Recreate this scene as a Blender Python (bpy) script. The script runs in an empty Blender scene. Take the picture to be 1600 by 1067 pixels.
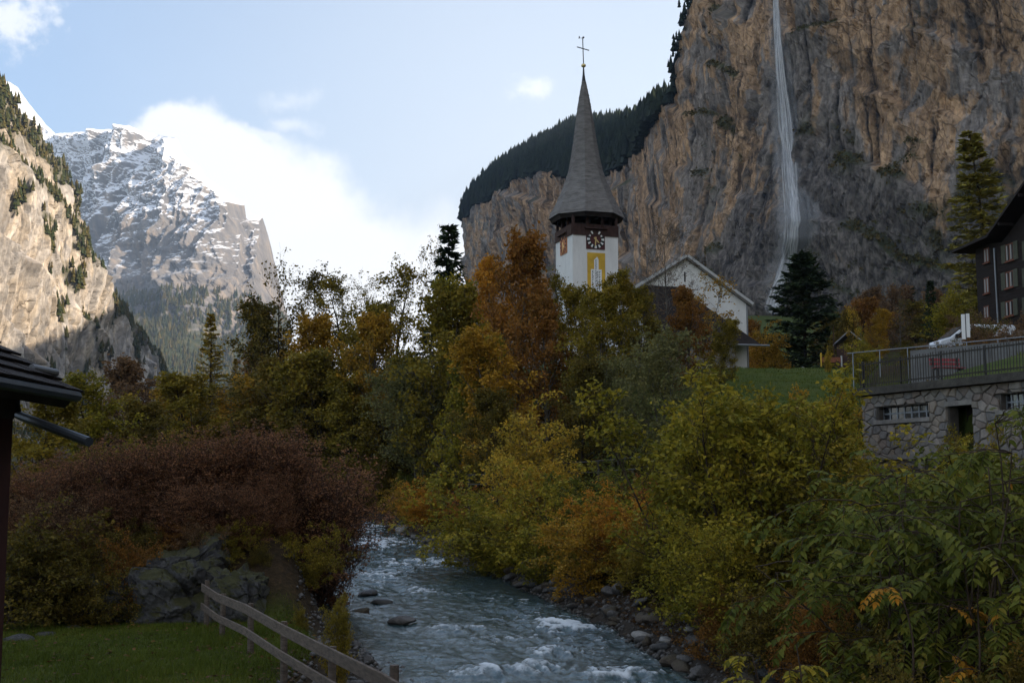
import bpy, bmesh, math, random, time
import numpy as np
from mathutils import Vector, Matrix
T0 = time.time(); HAZE = 5.5e-5
SC = bpy.context.scene
COL = SC.collection
rad = math.radians
# ---------------------------------------------------------------- camera
FPX, PITCH = 1931.0, rad(6.7)
CP, SP = math.cos(PITCH), math.sin(PITCH)
cam = bpy.data.cameras.new('camera'); camo = bpy.data.objects.new('camera', cam); COL.objects.link(camo)
cam.sensor_width = 36; cam.lens = 36 * FPX / 1600; cam.clip_start = .1; cam.clip_end = 40000
camo.location = (0, 0, 0); camo.rotation_euler = (rad(90) + PITCH, 0, 0)
SC.camera = camo
SUN_EL, SUN_AZ = rad(20), rad(97)      # azimuth measured from the view direction (+Y) towards +X
# ---------------------------------------------------------------- render settings
SC.render.engine = 'CYCLES'
cy = SC.cycles
cy.use_denoising = True
try: cy.denoiser = 'OPENIMAGEDENOISE'; cy.denoising_input_passes = 'RGB_ALBEDO_NORMAL'; cy.denoising_prefilter = 'ACCURATE'
except Exception: pass
cy.max_bounces = 6; cy.diffuse_bounces = 3; cy.glossy_bounces = 2; cy.transmission_bounces = 3
cy.transparent_max_bounces = 24; cy.volume_bounces = 0; cy.caustics_reflective = False; cy.caustics_refractive = False
cy.use_adaptive_sampling = True; cy.adaptive_threshold = .01
cy.sample_clamp_indirect = 4
VS = SC.view_settings
VS.view_transform = 'Standard'; VS.look = 'None'; VS.exposure = 1.2; VS.gamma = 1; VS.use_curve_mapping = False

def P(px, py, d):
    """the place seen at photo pixel (px, py) at distance d along the valley"""
    r = (px - 800) / FPX; u = (533.5 - py) / FPX
    t = d / (CP - u * SP)
    return Vector((r * t, d, (SP + u * CP) * t))
def ray(px, py):
    return P(px, py, 1.0)
def proj(v):
    x, y, z = v
    f = y * CP + z * SP; up = -y * SP + z * CP
    return 800 + FPX * x / f, 533.5 - FPX * up / f
# ---------------------------------------------------------------- world
W = bpy.data.worlds.new('World'); SC.world = W; W.use_nodes = True
nt = W.node_tree; nt.nodes.clear()
class NB:
    """small node builder"""
    def __init__(s, nt): s.nt = nt
    def n(s, typ, **kw):
        o = s.nt.nodes.new(typ)
        for k, v in kw.items(): setattr(o, k, v)
        return o
    def link(s, a, b): s.nt.links.new(a, b)
    def put(s, inp, v):
        if hasattr(v, 'is_output') or isinstance(v, bpy.types.NodeSocket): s.link(v, inp)
        else: inp.default_value = v
    def math(s, op, a, b=0.0, c=None, clamp=False):
        o = s.n('ShaderNodeMath', operation=op); o.use_clamp = clamp
        s.put(o.inputs[0], a); s.put(o.inputs[1], b)
        if c is not None: s.put(o.inputs[2], c)
        return o.outputs[0]
    def vmath(s, op, a, b=(0, 0, 0)):
        o = s.n('ShaderNodeVectorMath', operation=op); s.put(o.inputs[0], a); s.put(o.inputs[1], b)
        return o.outputs['Value'] if op in ('DOT_PRODUCT', 'LENGTH') else o.outputs[0]
    def noise(s, vec, scale=1., detail=4, rough=.55, dist=0., out=0):
        o = s.n('ShaderNodeTexNoise'); s.put(o.inputs['Vector'], vec)
        o.inputs['Scale'].default_value = scale; o.inputs['Detail'].default_value = detail
        o.inputs['Roughness'].default_value = rough; o.inputs['Distortion'].default_value = dist
        return o.outputs[out]
    def voro(s, vec, scale=1., feature='F1', out='Distance', rand=1.):
        o = s.n('ShaderNodeTexVoronoi', feature=feature); s.put(o.inputs['Vector'], vec); o.inputs['Scale'].default_value = scale
        o.inputs['Randomness'].default_value = rand
        return o.outputs[out]
    def mapr(s, v, a, b, c=0., d=1., smooth=True):
        o = s.n('ShaderNodeMapRange'); o.interpolation_type = 'SMOOTHSTEP' if smooth else 'LINEAR'
        s.put(o.inputs['Value'], v)
        for k, w in zip(('From Min', 'From Max', 'To Min', 'To Max'), (a, b, c, d)): s.put(o.inputs[k], w)
        return o.outputs[0]
    def mix(s, f, a, b, blend='MIX'):
        o = s.n('ShaderNodeMix', data_type='RGBA', blend_type=blend)
        s.put(o.inputs[0], f)
        for i, v in ((6, a), (7, b)):
            if isinstance(v, (tuple, list)): v = tuple(v) + (1.,) * (4 - len(v))
            s.put(o.inputs[i], v)
        return o.outputs[2]
    def ramp(s, f, stops):
        o = s.n('ShaderNodeValToRGB'); s.put(o.inputs[0], f)
        els = o.color_ramp.elements
        while len(els) < len(stops): els.new(.5)
        for e, (p, c) in zip(els, stops): e.position = p; e.color = tuple(c) + (1.,) * (4 - len(c))
        return o.outputs[0]
    def attr(s, name, out='Fac'):
        o = s.n('ShaderNodeAttribute'); o.attribute_name = name; return o.outputs[out]
    def scale(s, vec, sc):
        return s.vmath('MULTIPLY', vec, sc)
nb = NB(nt)
sky = nb.n('ShaderNodeTexSky', sky_type='NISHITA')
sky.sun_disc = False; sky.sun_elevation = SUN_EL; sky.sun_rotation = SUN_AZ
sky.altitude = 800; sky.air_density = 1.0; sky.dust_density = 2.0; sky.ozone_density = 1.6
D = nb.n('ShaderNodeTexCoord').outputs['Generated']
Dn = nb.vmath('NORMALIZE', D)
warp = nb.noise(Dn, 9., 6, .6, 0., 1)
warp = nb.vmath('SUBTRACT', warp, (.5, .5, .5))
fine = nb.noise(Dn, 26., 8, .62); fine2 = nb.noise(Dn, 75., 7, .65)
def cloud_blob(px, py, rx, ry, rot, soft=.35, amp=.12, dens=1.):
    c = ray(px, py).normalized()
    rgt = Vector((c.y, -c.x, 0)).normalized(); up = rgt.cross(c)
    a = rad(rot)
    r2 = rgt * math.cos(a) - up * math.sin(a); u2 = rgt * math.sin(a) + up * math.cos(a)
    v = nb.vmath('ADD', Dn, nb.vmath('MULTIPLY', warp, (amp,) * 3))
    da = nb.math('DIVIDE', nb.vmath('DOT_PRODUCT', nb.vmath('SUBTRACT', v, tuple(c)), tuple(r2)), rx / FPX)
    db = nb.math('DIVIDE', nb.vmath('DOT_PRODUCT', nb.vmath('SUBTRACT', v, tuple(c)), tuple(u2)), ry / FPX)
    q = nb.math('SQRT', nb.math('ADD', nb.math('MULTIPLY', da, da), nb.math('MULTIPLY', db, db)))
    q = nb.math('ADD', q, nb.math('MULTIPLY', nb.math('SUBTRACT', fine, .5), soft * 1.6))
    if rx < 80: q = nb.math('ADD', q, nb.math('MULTIPLY', nb.math('SUBTRACT', fine2, .5), 3.2))
    m = nb.mapr(q, 1. + soft * .5, 1. - soft, 0., dens)
    front = nb.math('GREATER_THAN', nb.vmath('DOT_PRODUCT', Dn, tuple(c)), .2)
    return nb.math('MULTIPLY', m, front)
blobs = [cloud_blob(300, 275, 118, 112, 0, .16, .10), cloud_blob(455, 440, 275, 195, 27, .18, .10), cloud_blob(640, 560, 300, 235, 12, .4),
         cloud_blob(440, 143, 34, 16, -15, 1.4, .09, .5), cloud_blob(448, 192, 32, 11, 8, 1.4, .09, .55), cloud_blob(832, 140, 30, 15, -5, 1.3, .07, .8),
         cloud_blob(20, 30, 60, 40, -50, .9, .06, .8), cloud_blob(90, 33, 9, 8, 0, .8, .02, .5), cloud_blob(400, 205, 40, 10, 25, .8, .05, .7)]
cm = blobs[0]
for b in blobs[1:]: cm = nb.math('MAXIMUM', cm, b)
# broken cumulus over the rest of the sky, unseen cover raised to brighten shade
sep = nb.n('ShaderNodeSeparateXYZ'); nb.link(Dn, sep.inputs[0])
rest = nb.mapr(nb.noise(nb.scale(Dn, (1, 1, 2.2)), 3.1, 7, .55), .44, .60, 0, .85)
away = nb.mapr(nb.vmath('DOT_PRODUCT', Dn, tuple(ray(760, 300).normalized())), .80, .62)
cm = nb.math('MAXIMUM', cm, nb.math('MULTIPLY', rest, away))
# thin high veil towards the sun and the horizon
veil = nb.math('MULTIPLY', nb.mapr(sep.outputs[2], .80, .05, 0., .97), nb.mapr(sep.outputs[0], -.42, .05, .12, 1.))
cloudcol = nb.n('ShaderNodeRGB'); cloudcol.outputs[0].default_value = (5.2, 5.1, 5.0, 1)
veilcol = nb.n('ShaderNodeRGB'); veilcol.outputs[0].default_value = (3.95, 4.1, 4.25, 1)
c1 = nb.mix(veil, sky.outputs[0], veilcol.outputs[0])
c2 = nb.mix(nb.math('MULTIPLY', cm, .96), c1, cloudcol.outputs[0])
bg = nb.n('ShaderNodeBackground'); nb.link(c2, bg.inputs[0]); bg.inputs[1].default_value = .12
wo = nb.n('ShaderNodeOutputWorld'); nb.link(bg.outputs[0], wo.inputs[0])
W.cycles.sampling_method = 'MANUAL'; W.cycles.sample_map_resolution = 1024
# ---------------------------------------------------------------- sun
sun = bpy.data.lights.new('sun', 'SUN'); suno = bpy.data.objects.new('sun', sun); COL.objects.link(suno)
sun.energy = 4.0; sun.angle = rad(.53); sun.color = (1., .84, .66)
sd = Vector((math.sin(SUN_AZ) * math.cos(SUN_EL), math.cos(SUN_AZ) * math.cos(SUN_EL), math.sin(SUN_EL)))
suno.rotation_euler = sd.to_track_quat('Z', 'Y').to_euler()
# ---------------------------------------------------------------- helpers: noise
def _h(ix, iy, iz, seed):
    h = (ix.astype(np.int64) * 374761393 + iy.astype(np.int64) * 668265263 + iz.astype(np.int64) * 2147483647 + seed * 974634777) & 0xffffffff
    h = ((h ^ (h >> 13)) * 1274126177) & 0xffffffff
    h = h ^ (h >> 16)
    return (h & 0xffff) / 32767.5 - 1.
def vnoise(x, y, z=None, seed=0):
    x = np.asarray(x, float); y = np.asarray(y, float)
    x, y = np.broadcast_arrays(x, y)
    if z is None:
        ix = np.floor(x); iy = np.floor(y); fx = x - ix; fy = y - iy
        fx = fx * fx * fx * (fx * (fx * 6 - 15) + 10); fy = fy * fy * fy * (fy * (fy * 6 - 15) + 10)
        o = np.zeros_like(ix)
        a = _h(ix, iy, o, seed); b = _h(ix + 1, iy, o, seed); c = _h(ix, iy + 1, o, seed); d = _h(ix + 1, iy + 1, o, seed)
        return (a * (1 - fx) + b * fx) * (1 - fy) + (c * (1 - fx) + d * fx) * fy
    z = np.broadcast_to(np.asarray(z, float), x.shape)
    iz = np.floor(z); fz = z - iz; fz = fz * fz * (3 - 2 * fz)
    ix = np.floor(x); iy = np.floor(y); fx = x - ix; fy = y - iy; fx = fx * fx * (3 - 2 * fx); fy = fy * fy * (3 - 2 * fy)
    r = 0
    for k, wz in ((0, 1 - fz), (1, fz)):
        a = _h(ix, iy, iz + k, seed); b = _h(ix + 1, iy, iz + k, seed); c = _h(ix, iy + 1, iz + k, seed); d = _h(ix + 1, iy + 1, iz + k, seed)
        r = r + wz * ((a * (1 - fx) + b * fx) * (1 - fy) + (c * (1 - fx) + d * fx) * fy)
    return r
def fbm(x, y, z=None, oct=5, seed=0, gain=.5, lac=2.03, ridged=False):
    s = 0; a = 1.; t = 0
    for i in range(oct):
        k = lac ** i
        n = vnoise(x * k + 13.7 * i, y * k - 7.1 * i, None if z is None else z * k, seed + i)
        if ridged: n = 1 - 2 * np.abs(n)
        s = s + a * n; t += a; a *= gain
    return s / t
def worley(x, y, seed=0):
    """F1 distance, F2-F1 and a random value of the nearest cell"""
    ix = np.floor(x); iy = np.floor(y)
    f1 = np.full(x.shape, 9.); f2 = np.full(x.shape, 9.); val = np.zeros(x.shape)
    o = np.zeros_like(ix)
    for dx in (-1, 0, 1):
        for dy in (-1, 0, 1):
            cx = ix + dx; cy_ = iy + dy
            qx = cx + .5 + .46 * _h(cx, cy_, o, seed); qy = cy_ + .5 + .46 * _h(cx, cy_, o + 1, seed)
            d = np.hypot(qx - x, qy - y); v = _h(cx, cy_, o + 2, seed)
            near = d < f1
            f2 = np.where(near, f1, np.minimum(f2, d)); val = np.where(near, v, val); f1 = np.where(near, d, f1)
    return f1, f2 - f1, val
def sstep(a, b, x):
    t = np.clip((x - a) / (b - a), 0, 1); return t * t * (3 - 2 * t)
# ---------------------------------------------------------------- helpers: meshes and objects
def np_mesh(name, verts, faces, attrs=None, uv=None, smooth=False):
    """mesh from numpy arrays; faces is (M,3) or (M,4) or a list of such arrays"""
    me = bpy.data.meshes.new(name)
    fl = faces if isinstance(faces, list) else [faces]
    fl = [f for f in fl if len(f)]
    me.vertices.add(len(verts)); me.vertices.foreach_set('co', np.ascontiguousarray(verts, np.float32).ravel())
    loops = np.concatenate([f.ravel() for f in fl]).astype(np.int32)
    tot = np.concatenate([np.full(len(f), f.shape[1], np.int32) for f in fl])
    start = np.concatenate([[0], np.cumsum(tot)[:-1]]).astype(np.int32)
    me.loops.add(len(loops)); me.loops.foreach_set('vertex_index', loops)
    me.polygons.add(len(tot)); me.polygons.foreach_set('loop_start', start); me.polygons.foreach_set('loop_total', tot)
    me.polygons.foreach_set('use_smooth', np.full(len(tot), smooth))
    for k, v in (attrs or {}).items():
        a = me.attributes.new(k, 'FLOAT', 'POINT'); a.data.foreach_set('value', np.ascontiguousarray(v, np.float32).ravel())
    if uv is not None:
        l = me.uv_layers.new(name='UVMap'); l.data.foreach_set('uv', np.ascontiguousarray(uv, np.float32)[loops].ravel())
    me.update(); me.validate()
    return me
def grid_faces(nr, nc):
    i = np.arange(nr * nc).reshape(nr, nc)
    return np.stack([i[:-1, :-1], i[:-1, 1:], i[1:, 1:], i[1:, :-1]], -1).reshape(-1, 4)
def link(name, me, mat=None, parent=None, loc=None):
    o = bpy.data.objects.new(name, me); COL.objects.link(o)
    if mat is not None and me is not None and not me.materials: me.materials.append(mat)
    if parent is not None: o.parent = parent
    if loc is not None: o.location = loc
    return o
def tag(o, label=None, cat=None, group=None, kind=None):
    if label: o['label'] = label
    if cat: o['category'] = cat
    if group: o['group'] = group
    if kind: o['kind'] = kind
    return o
def thing(name, label, cat, loc=(0, 0, 0), rz=0., group=None):
    o = bpy.data.objects.new(name, None); COL.objects.link(o); o.empty_display_size = .2
    o.location = loc; o.rotation_euler = (0, 0, rz)
    return tag(o, label, cat, group)
class MB:
    """collects boxes, prisms and tubes into one mesh"""
    def __init__(s, M=None): s.v = []; s.f = []; s.M = M or Matrix()
    def add(s, vs, fs):
        k = len(s.v); s.v += [tuple(s.M @ Vector(v)) for v in vs]; s.f += [tuple(i + k for i in f) for f in fs]; return s
    def box(s, lo, hi, R=None):
        (a, b, c), (d, e, f) = lo, hi
        vs = [(a, b, c), (d, b, c), (d, e, c), (a, e, c), (a, b, f), (d, b, f), (d, e, f), (a, e, f)]
        if R is not None: vs = [tuple(R @ Vector(v)) for v in vs]
        return s.add(vs, [(3, 2, 1, 0), (4, 5, 6, 7), (0, 1, 5, 4), (1, 2, 6, 5), (2, 3, 7, 6), (3, 0, 4, 7)])
    def beam(s, p, q, w, h, up=(0, 0, 1)):
        p = Vector(p); q = Vector(q); d = (q - p).normalized(); u = Vector(up)
        r = d.cross(u).normalized(); u = r.cross(d).normalized()
        vs = [tuple(e + r * (sx * w / 2) + u * (sz * h / 2)) for e in (p, q) for sx, sz in ((-1, -1), (1, -1), (1, 1), (-1, 1))]
        return s.add(vs, [(3, 2, 1, 0), (4, 5, 6, 7), (0, 1, 5, 4), (1, 2, 6, 5), (2, 3, 7, 6), (3, 0, 4, 7)])
    def tube(s, pts, r, n=6, caps=True):
        pts = [Vector(p) for p in pts]; rs = r if isinstance(r, (list, tuple)) else [r] * len(pts)
        vs = []; fs = []
        for i, p in enumerate(pts):
            d = (pts[min(i + 1, len(pts) - 1)] - pts[max(i - 1, 0)]).normalized()
            a = d.orthogonal().normalized() if i == 0 else (a - d * a.dot(d)).normalized()
            b = d.cross(a)
            for k in range(n):
                t = 2 * math.pi * k / n; vs.append(tuple(p + (a * math.cos(t) + b * math.sin(t)) * rs[i]))
        for i in range(len(pts) - 1):
            for k in range(n):
                fs.append((i * n + k, i * n + (k + 1) % n, (i + 1) * n + (k + 1) % n, (i + 1) * n + k))
        if caps: fs += [tuple(range(n))[::-1], tuple(range((len(pts) - 1) * n, len(pts) * n))]
        return s.add(vs, fs)
    def prism(s, poly, ex):
        """poly: coplanar 3D points, ex: extrusion vector"""
        n = len(poly); ex = Vector(ex)
        vs = [tuple(p) for p in poly] + [tuple(Vector(p) + ex) for p in poly]
        return s.add(vs, [tuple(range(n))[::-1], tuple(range(n, 2 * n))] + [(i, (i + 1) % n, (i + 1) % n + n, i + n) for i in range(n)])
    def mesh(s, name, smooth=False, bevel=0.):
        me = bpy.data.meshes.new(name); me.from_pydata(s.v, [], s.f)
        bm = bmesh.new(); bm.from_mesh(me)
        bmesh.ops.recalc_face_normals(bm, faces=bm.faces)
        if bevel: bmesh.ops.bevel(bm, geom=bm.edges[:], offset=bevel, segments=1, affect='EDGES', clamp_overlap=True)
        bm.to_mesh(me); bm.free()
        if smooth: me.polygons.foreach_set('use_smooth', [True] * len(me.polygons))
        return me
    def build(s, name, mat, parent=None, smooth=False, bevel=0., loc=None):
        return link(name, s.mesh(name, smooth, bevel), mat, parent, loc)
# ---------------------------------------------------------------- materials
MATS = {}
def new_mat(name):
    m = bpy.data.materials.new(name); m.use_nodes = True; m.node_tree.nodes.clear()
    return m, NB(m.node_tree)
def finish(m, b, col, rough=.8, spec=.3, bump=None, bstr=.3, bdist=.05, metal=0., normal=None):
    p = b.n('ShaderNodeBsdfPrincipled')
    if isinstance(col, (tuple, list)): col = tuple(col) + (1.,) * (4 - len(col))
    b.put(p.inputs['Base Color'], col); b.put(p.inputs['Roughness'], rough); p.inputs['Specular IOR Level'].default_value = spec
    p.inputs['Metallic'].default_value = metal
    if bump is not None:
        bn = b.n('ShaderNodeBump'); bn.inputs['Strength'].default_value = bstr; bn.inputs['Distance'].default_value = bdist
        b.link(bump, bn.inputs['Height']); b.link(bn.outputs[0], p.inputs['Normal'])
    o = b.n('ShaderNodeOutputMaterial'); b.link(p.outputs[0], o.inputs[0]); return m
def simple(name, col, rough=.7, var=.25, scale=3., spec=.3, metal=0., bstr=.15, stretch=(1, 1, 1)):
    """plain painted / wooden / metal surface with uneven colour and a little relief"""
    m, b = new_mat(name)
    oc = b.n('ShaderNodeTexCoord').outputs['Object']; oc = b.scale(oc, stretch)
    n = b.noise(oc, scale, 6, .6); n2 = b.noise(oc, scale * 9, 4, .6)
    f = b.math('ADD', b.math('MULTIPLY', n, .65), b.math('MULTIPLY', n2, .35))
    c = b.mix(b.mapr(f, .3, .7), tuple(x * (1 - var) for x in col), tuple(min(1, x * (1 + var)) for x in col))
    return finish(m, b, c, rough, spec, n2, bstr, .02, metal)
def leaf_mat(name, cols, trans=.3, rough=.55):
    m, b = new_mat(name)
    t = b.attr('tint'); oi = b.n('ShaderNodeObjectInfo').outputs['Random']
    pos = b.n('ShaderNodeNewGeometry').outputs['Position']
    patch = b.noise(pos, .45, 3, .6)
    f = b.math('ADD', b.math('MULTIPLY', t, .62), b.math('ADD', b.math('MULTIPLY', patch, .75), -.19), clamp=True)
    f = b.math('ADD', f, b.math('MULTIPLY', b.math('SUBTRACT', oi, .5), .12), clamp=True)
    n = len(cols); c = b.ramp(f, [(i / (n - 1), k) for i, k in enumerate(cols)])
    d = b.n('ShaderNodeBsdfPrincipled'); b.link(c, d.inputs['Base Color']); d.inputs['Roughness'].default_value = rough; d.inputs['Specular IOR Level'].default_value = .1
    tr = b.n('ShaderNodeBsdfTranslucent'); b.link(c, tr.inputs[0])
    mx = b.n('ShaderNodeMixShader'); mx.inputs[0].default_value = trans; b.link(d.outputs[0], mx.inputs[1]); b.link(tr.outputs[0], mx.inputs[2])
    o = b.n('ShaderNodeOutputMaterial'); b.link(mx.outputs[0], o.inputs[0]); return m
# ================================================================ large structure
# ---------------------------------------------------------------- river course and ground shape
def water_z(y):
    y = np.asarray(y, float)
    return -5.5 + .0275 * np.minimum(y, 150) + .012 * np.maximum(np.minimum(y, 3000) - 150, 0)
def on_water(px, py):
    r = ray(px, py); t = -5.5 / (r.z - .0275)
    return (r.x * t, t)
_re = [on_water(*p) for p in ((1110, 1067), (1040, 1020), (975, 985), (890, 945), (800, 905), (740, 880), (680, 855), (620, 828), (585, 816), (560, 811))]
_le = [on_water(*p) for p in ((590, 1067), (560, 1040), (520, 985), (470, 950), (432, 934))]
_ry = np.array([-60., 0, 12] + [p[1] for p in _re] + [125., 150, 200, 400, 7000]); _rx = np.array([9., 8.5, 7.2] + [p[0] for p in _re] + [-27., -45, -85, -190, -1700])
_ly = np.array([-60., 0, 12] + [p[1] for p in _le] + [60., 70, 85, 100, 125, 150, 200, 400, 7000]); _lx = np.array([-4, -3.6, -3.2] + [p[0] for p in _le] + [-12.0, -13.6, -18., -23, -37, -55, -95, -200, -1712])
def xr(y): return np.interp(y, _ry, _rx)
def xl(y): return np.interp(y, _ly, _lx)
SB0 = P(1346, 607, 44.0); SB1d = 37.4
SB1 = P(1600, 607, SB1d); SB1.z = SB0.z
SBdir = Vector((SB1.x - SB0.x, SB1.y - SB0.y, 0)).normalized()      # along the stone facade, towards the camera
SBn = Vector((-SBdir.y, SBdir.x, 0))                                # into the building
if SBn.x < 0: SBn = -SBn
TERR = SB0.z
def ground_z(x, y):
    x = np.asarray(x, float); y = np.asarray(y, float); x, y = np.broadcast_arrays(x, y)
    wz = water_z(y)
    er = x - xr(y); el = xl(y) - x
    # right bank
    tal = sstep(-140, 120, x + .1 * np.maximum(y - 800, 0))
    low = np.interp(y, [-60, 0, 20, 30, 45, 60, 75, 90, 110, 126, 170, 300, 800, 1500, 7000], [-3.5, -3.3, -2.6, -2., -.6, 1.6, 4.6, 7.4, 10.4, 11.2, 13, 32, 112, 130, 200])
    ter = np.interp(y, [-60, 0, 30, 56, 75, 95, 126, 170, 300, 800, 1500, 7000], [TERR - .4, TERR - .4, TERR - .1, TERR + .2, 7.6, 10.8, 11.4, 13, 32, 112, 130, 200])
    flo = water_z(y) + 6
    low = np.where(y > 170, np.minimum(low, flo) + np.maximum(low - flo, 0) * tal, low); ter = np.where(y > 170, np.minimum(ter, flo) + np.maximum(ter - flo, 0) * tal, ter)
    s = (x - SB0.x) * SBn.x + (y - SB0.y) * SBn.y
    ter = np.where(y < 95, np.minimum(TERR + .23 * np.clip(s - .9, 0, 11), np.interp(y, [30, 50, 75, 95], [6, 7.5, 9, 10.8])), ter); ter = np.where(y < 95, np.maximum(ter, np.interp(y, [57, 60, 67, 76, 95], [-9, 4.6, 6.0, 7.2, 10.4])), ter); a = (x - SB0.x) * SBdir.x + (y - SB0.y) * SBdir.y
    w = sstep(.2, .9, s) * sstep(-9., .5, a + .0 * s)
    w = np.maximum(w, sstep(.270, .300, x / np.maximum(y, 1)) * sstep(50, 62, y))
    high = low * (1 - w) + ter * w
    k = sstep(1.5, 15, er) ** .8
    bank = wz + 1.1 * sstep(-.6, 1.6, er) + .9 * sstep(1.2, 4.5, er)
    zr = bank * (1 - k) + np.maximum(high, bank) * k
    # left bank
    lawn = -3.62 + .02 * (x + 8) * 0
    rise = sstep(33.4, 38, y - .12 * (x + 8)) * 2.1
    far = wz + 2.2
    zl_hi = np.where(y < 60, np.maximum(lawn + rise, -9), 0)
    zl_hi = zl_hi * (1 - sstep(42, 62, y)) + np.maximum(far, -1.6) * sstep(42, 62, y)
    zl_hi = zl_hi + 9 * sstep(60, 400, el) * sstep(60, 400, y)
    kl = sstep(.0, 1.9, el)
    zl = (wz + .15 * sstep(-.5, .3, el)) * (1 - kl) + np.maximum(zl_hi, wz + .3) * kl
    z = np.where(er > -.6, zr, np.where(el > -.5, zl, wz - .6))
    z = z - .5 * sstep(.4, -1., er) * sstep(.4, -1., el) * 0
    n = fbm(x * .35, y * .35, oct=4, seed=3)
    amp = .05 + .25 * sstep(.5, 5, er) * (1 - w) + .1 * sstep(40, 60, y)
    return z + n * amp
def axis(lo, hi, step, far_lo, far_hi, grow=1.12):
    a = list(np.arange(lo, hi + 1e-6, step)); s = step
    while a[-1] < far_hi: s = min(s * grow, 260); a.append(a[-1] + s)
    s = step; pre = []
    c = lo
    while c > far_lo: s = min(s * grow, 260); c -= s; pre.append(c)
    return np.array(pre[::-1] + a)
gx = axis(-24, 34, .42, -4200, 2600); gy = axis(6, 128, .5, -900, 8800)
GX, GY = np.meshgrid(gx, gy)
GZ = ground_z(GX, GY)
ER = GX - xr(GY); EL = xl(GY) - GX
n1 = fbm(GX * .18, GY * .18, oct=3, seed=9)
lawn = sstep(1.0, 1.9, EL + n1 * .4) * sstep(35.6, 34.0, GY - .12 * (GX + 8) + n1 * 1.0)
lawn = np.where(GY < 8, sstep(1, 2, EL), lawn)
mead = sstep(7, 14, ER + n1 * 4) * sstep(50, 66, GY) * sstep(160, 140, GY)
s_ = (GX - SB0.x) * SBn.x + (GY - SB0.y) * SBn.y
mead = np.maximum(mead, sstep(.1, .8, s_) * sstep(20, 28, GY) * sstep(160, 140, GY) * sstep(5, 7, ER))
mead = mead * (1 - sstep(57, 60, GY) * sstep(.27, .30, GX / np.maximum(GY, 1)) * (GY < 160)); far_grass = sstep(200, 320, GY)
bed = sstep(1.3, .2, ER) * sstep(1.3, .2, EL)
m, b = new_mat('ground')
pos = b.n('ShaderNodeNewGeometry').outputs['Position']
nA = b.noise(pos, .6, 6, .6); nB = b.noise(pos, 7., 5, .65); nC = b.noise(pos, 2.2, 5, .6)
soil = b.ramp(b.math('ADD', b.math('MULTIPLY', nB, .7), b.math('MULTIPLY', nA, .3)), [(.25, (.012, .009, .006)), (.5, (.035, .024, .013)), (.68, (.075, .045, .02)), (.85, (.10, .07, .045))])
lawnc = b.ramp(nC, [(.25, (.026, .032, .007)), (.5, (.046, .060, .010)), (.75, (.075, .080, .017))])
meadc = b.ramp(b.math('ADD', b.math('MULTIPLY', nA, .6), b.math('MULTIPLY', nB, .4)), [(.3, (.032, .050, .010)), (.5, (.055, .075, .014)), (.72, (.09, .092, .025))])
bedc = b.ramp(nB, [(.3, (.018, .015, .012)), (.6, (.05, .042, .034)), (.8, (.10, .088, .072))])
c = b.mix(b.attr('lawn'), soil, lawnc); c = b.mix(b.attr('mead'), c, meadc); c = b.mix(b.attr('bed'), c, bedc)
finish(m, b, c, .95, .1, nB, .6, .08)
tag(link('ground', np_mesh('ground', np.stack([GX, GY, GZ], -1).reshape(-1, 3), grid_faces(len(gy), len(gx)),
    {'lawn': lawn, 'mead': np.maximum(mead, far_grass), 'bed': bed}, smooth=True), m), kind='structure')
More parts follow.
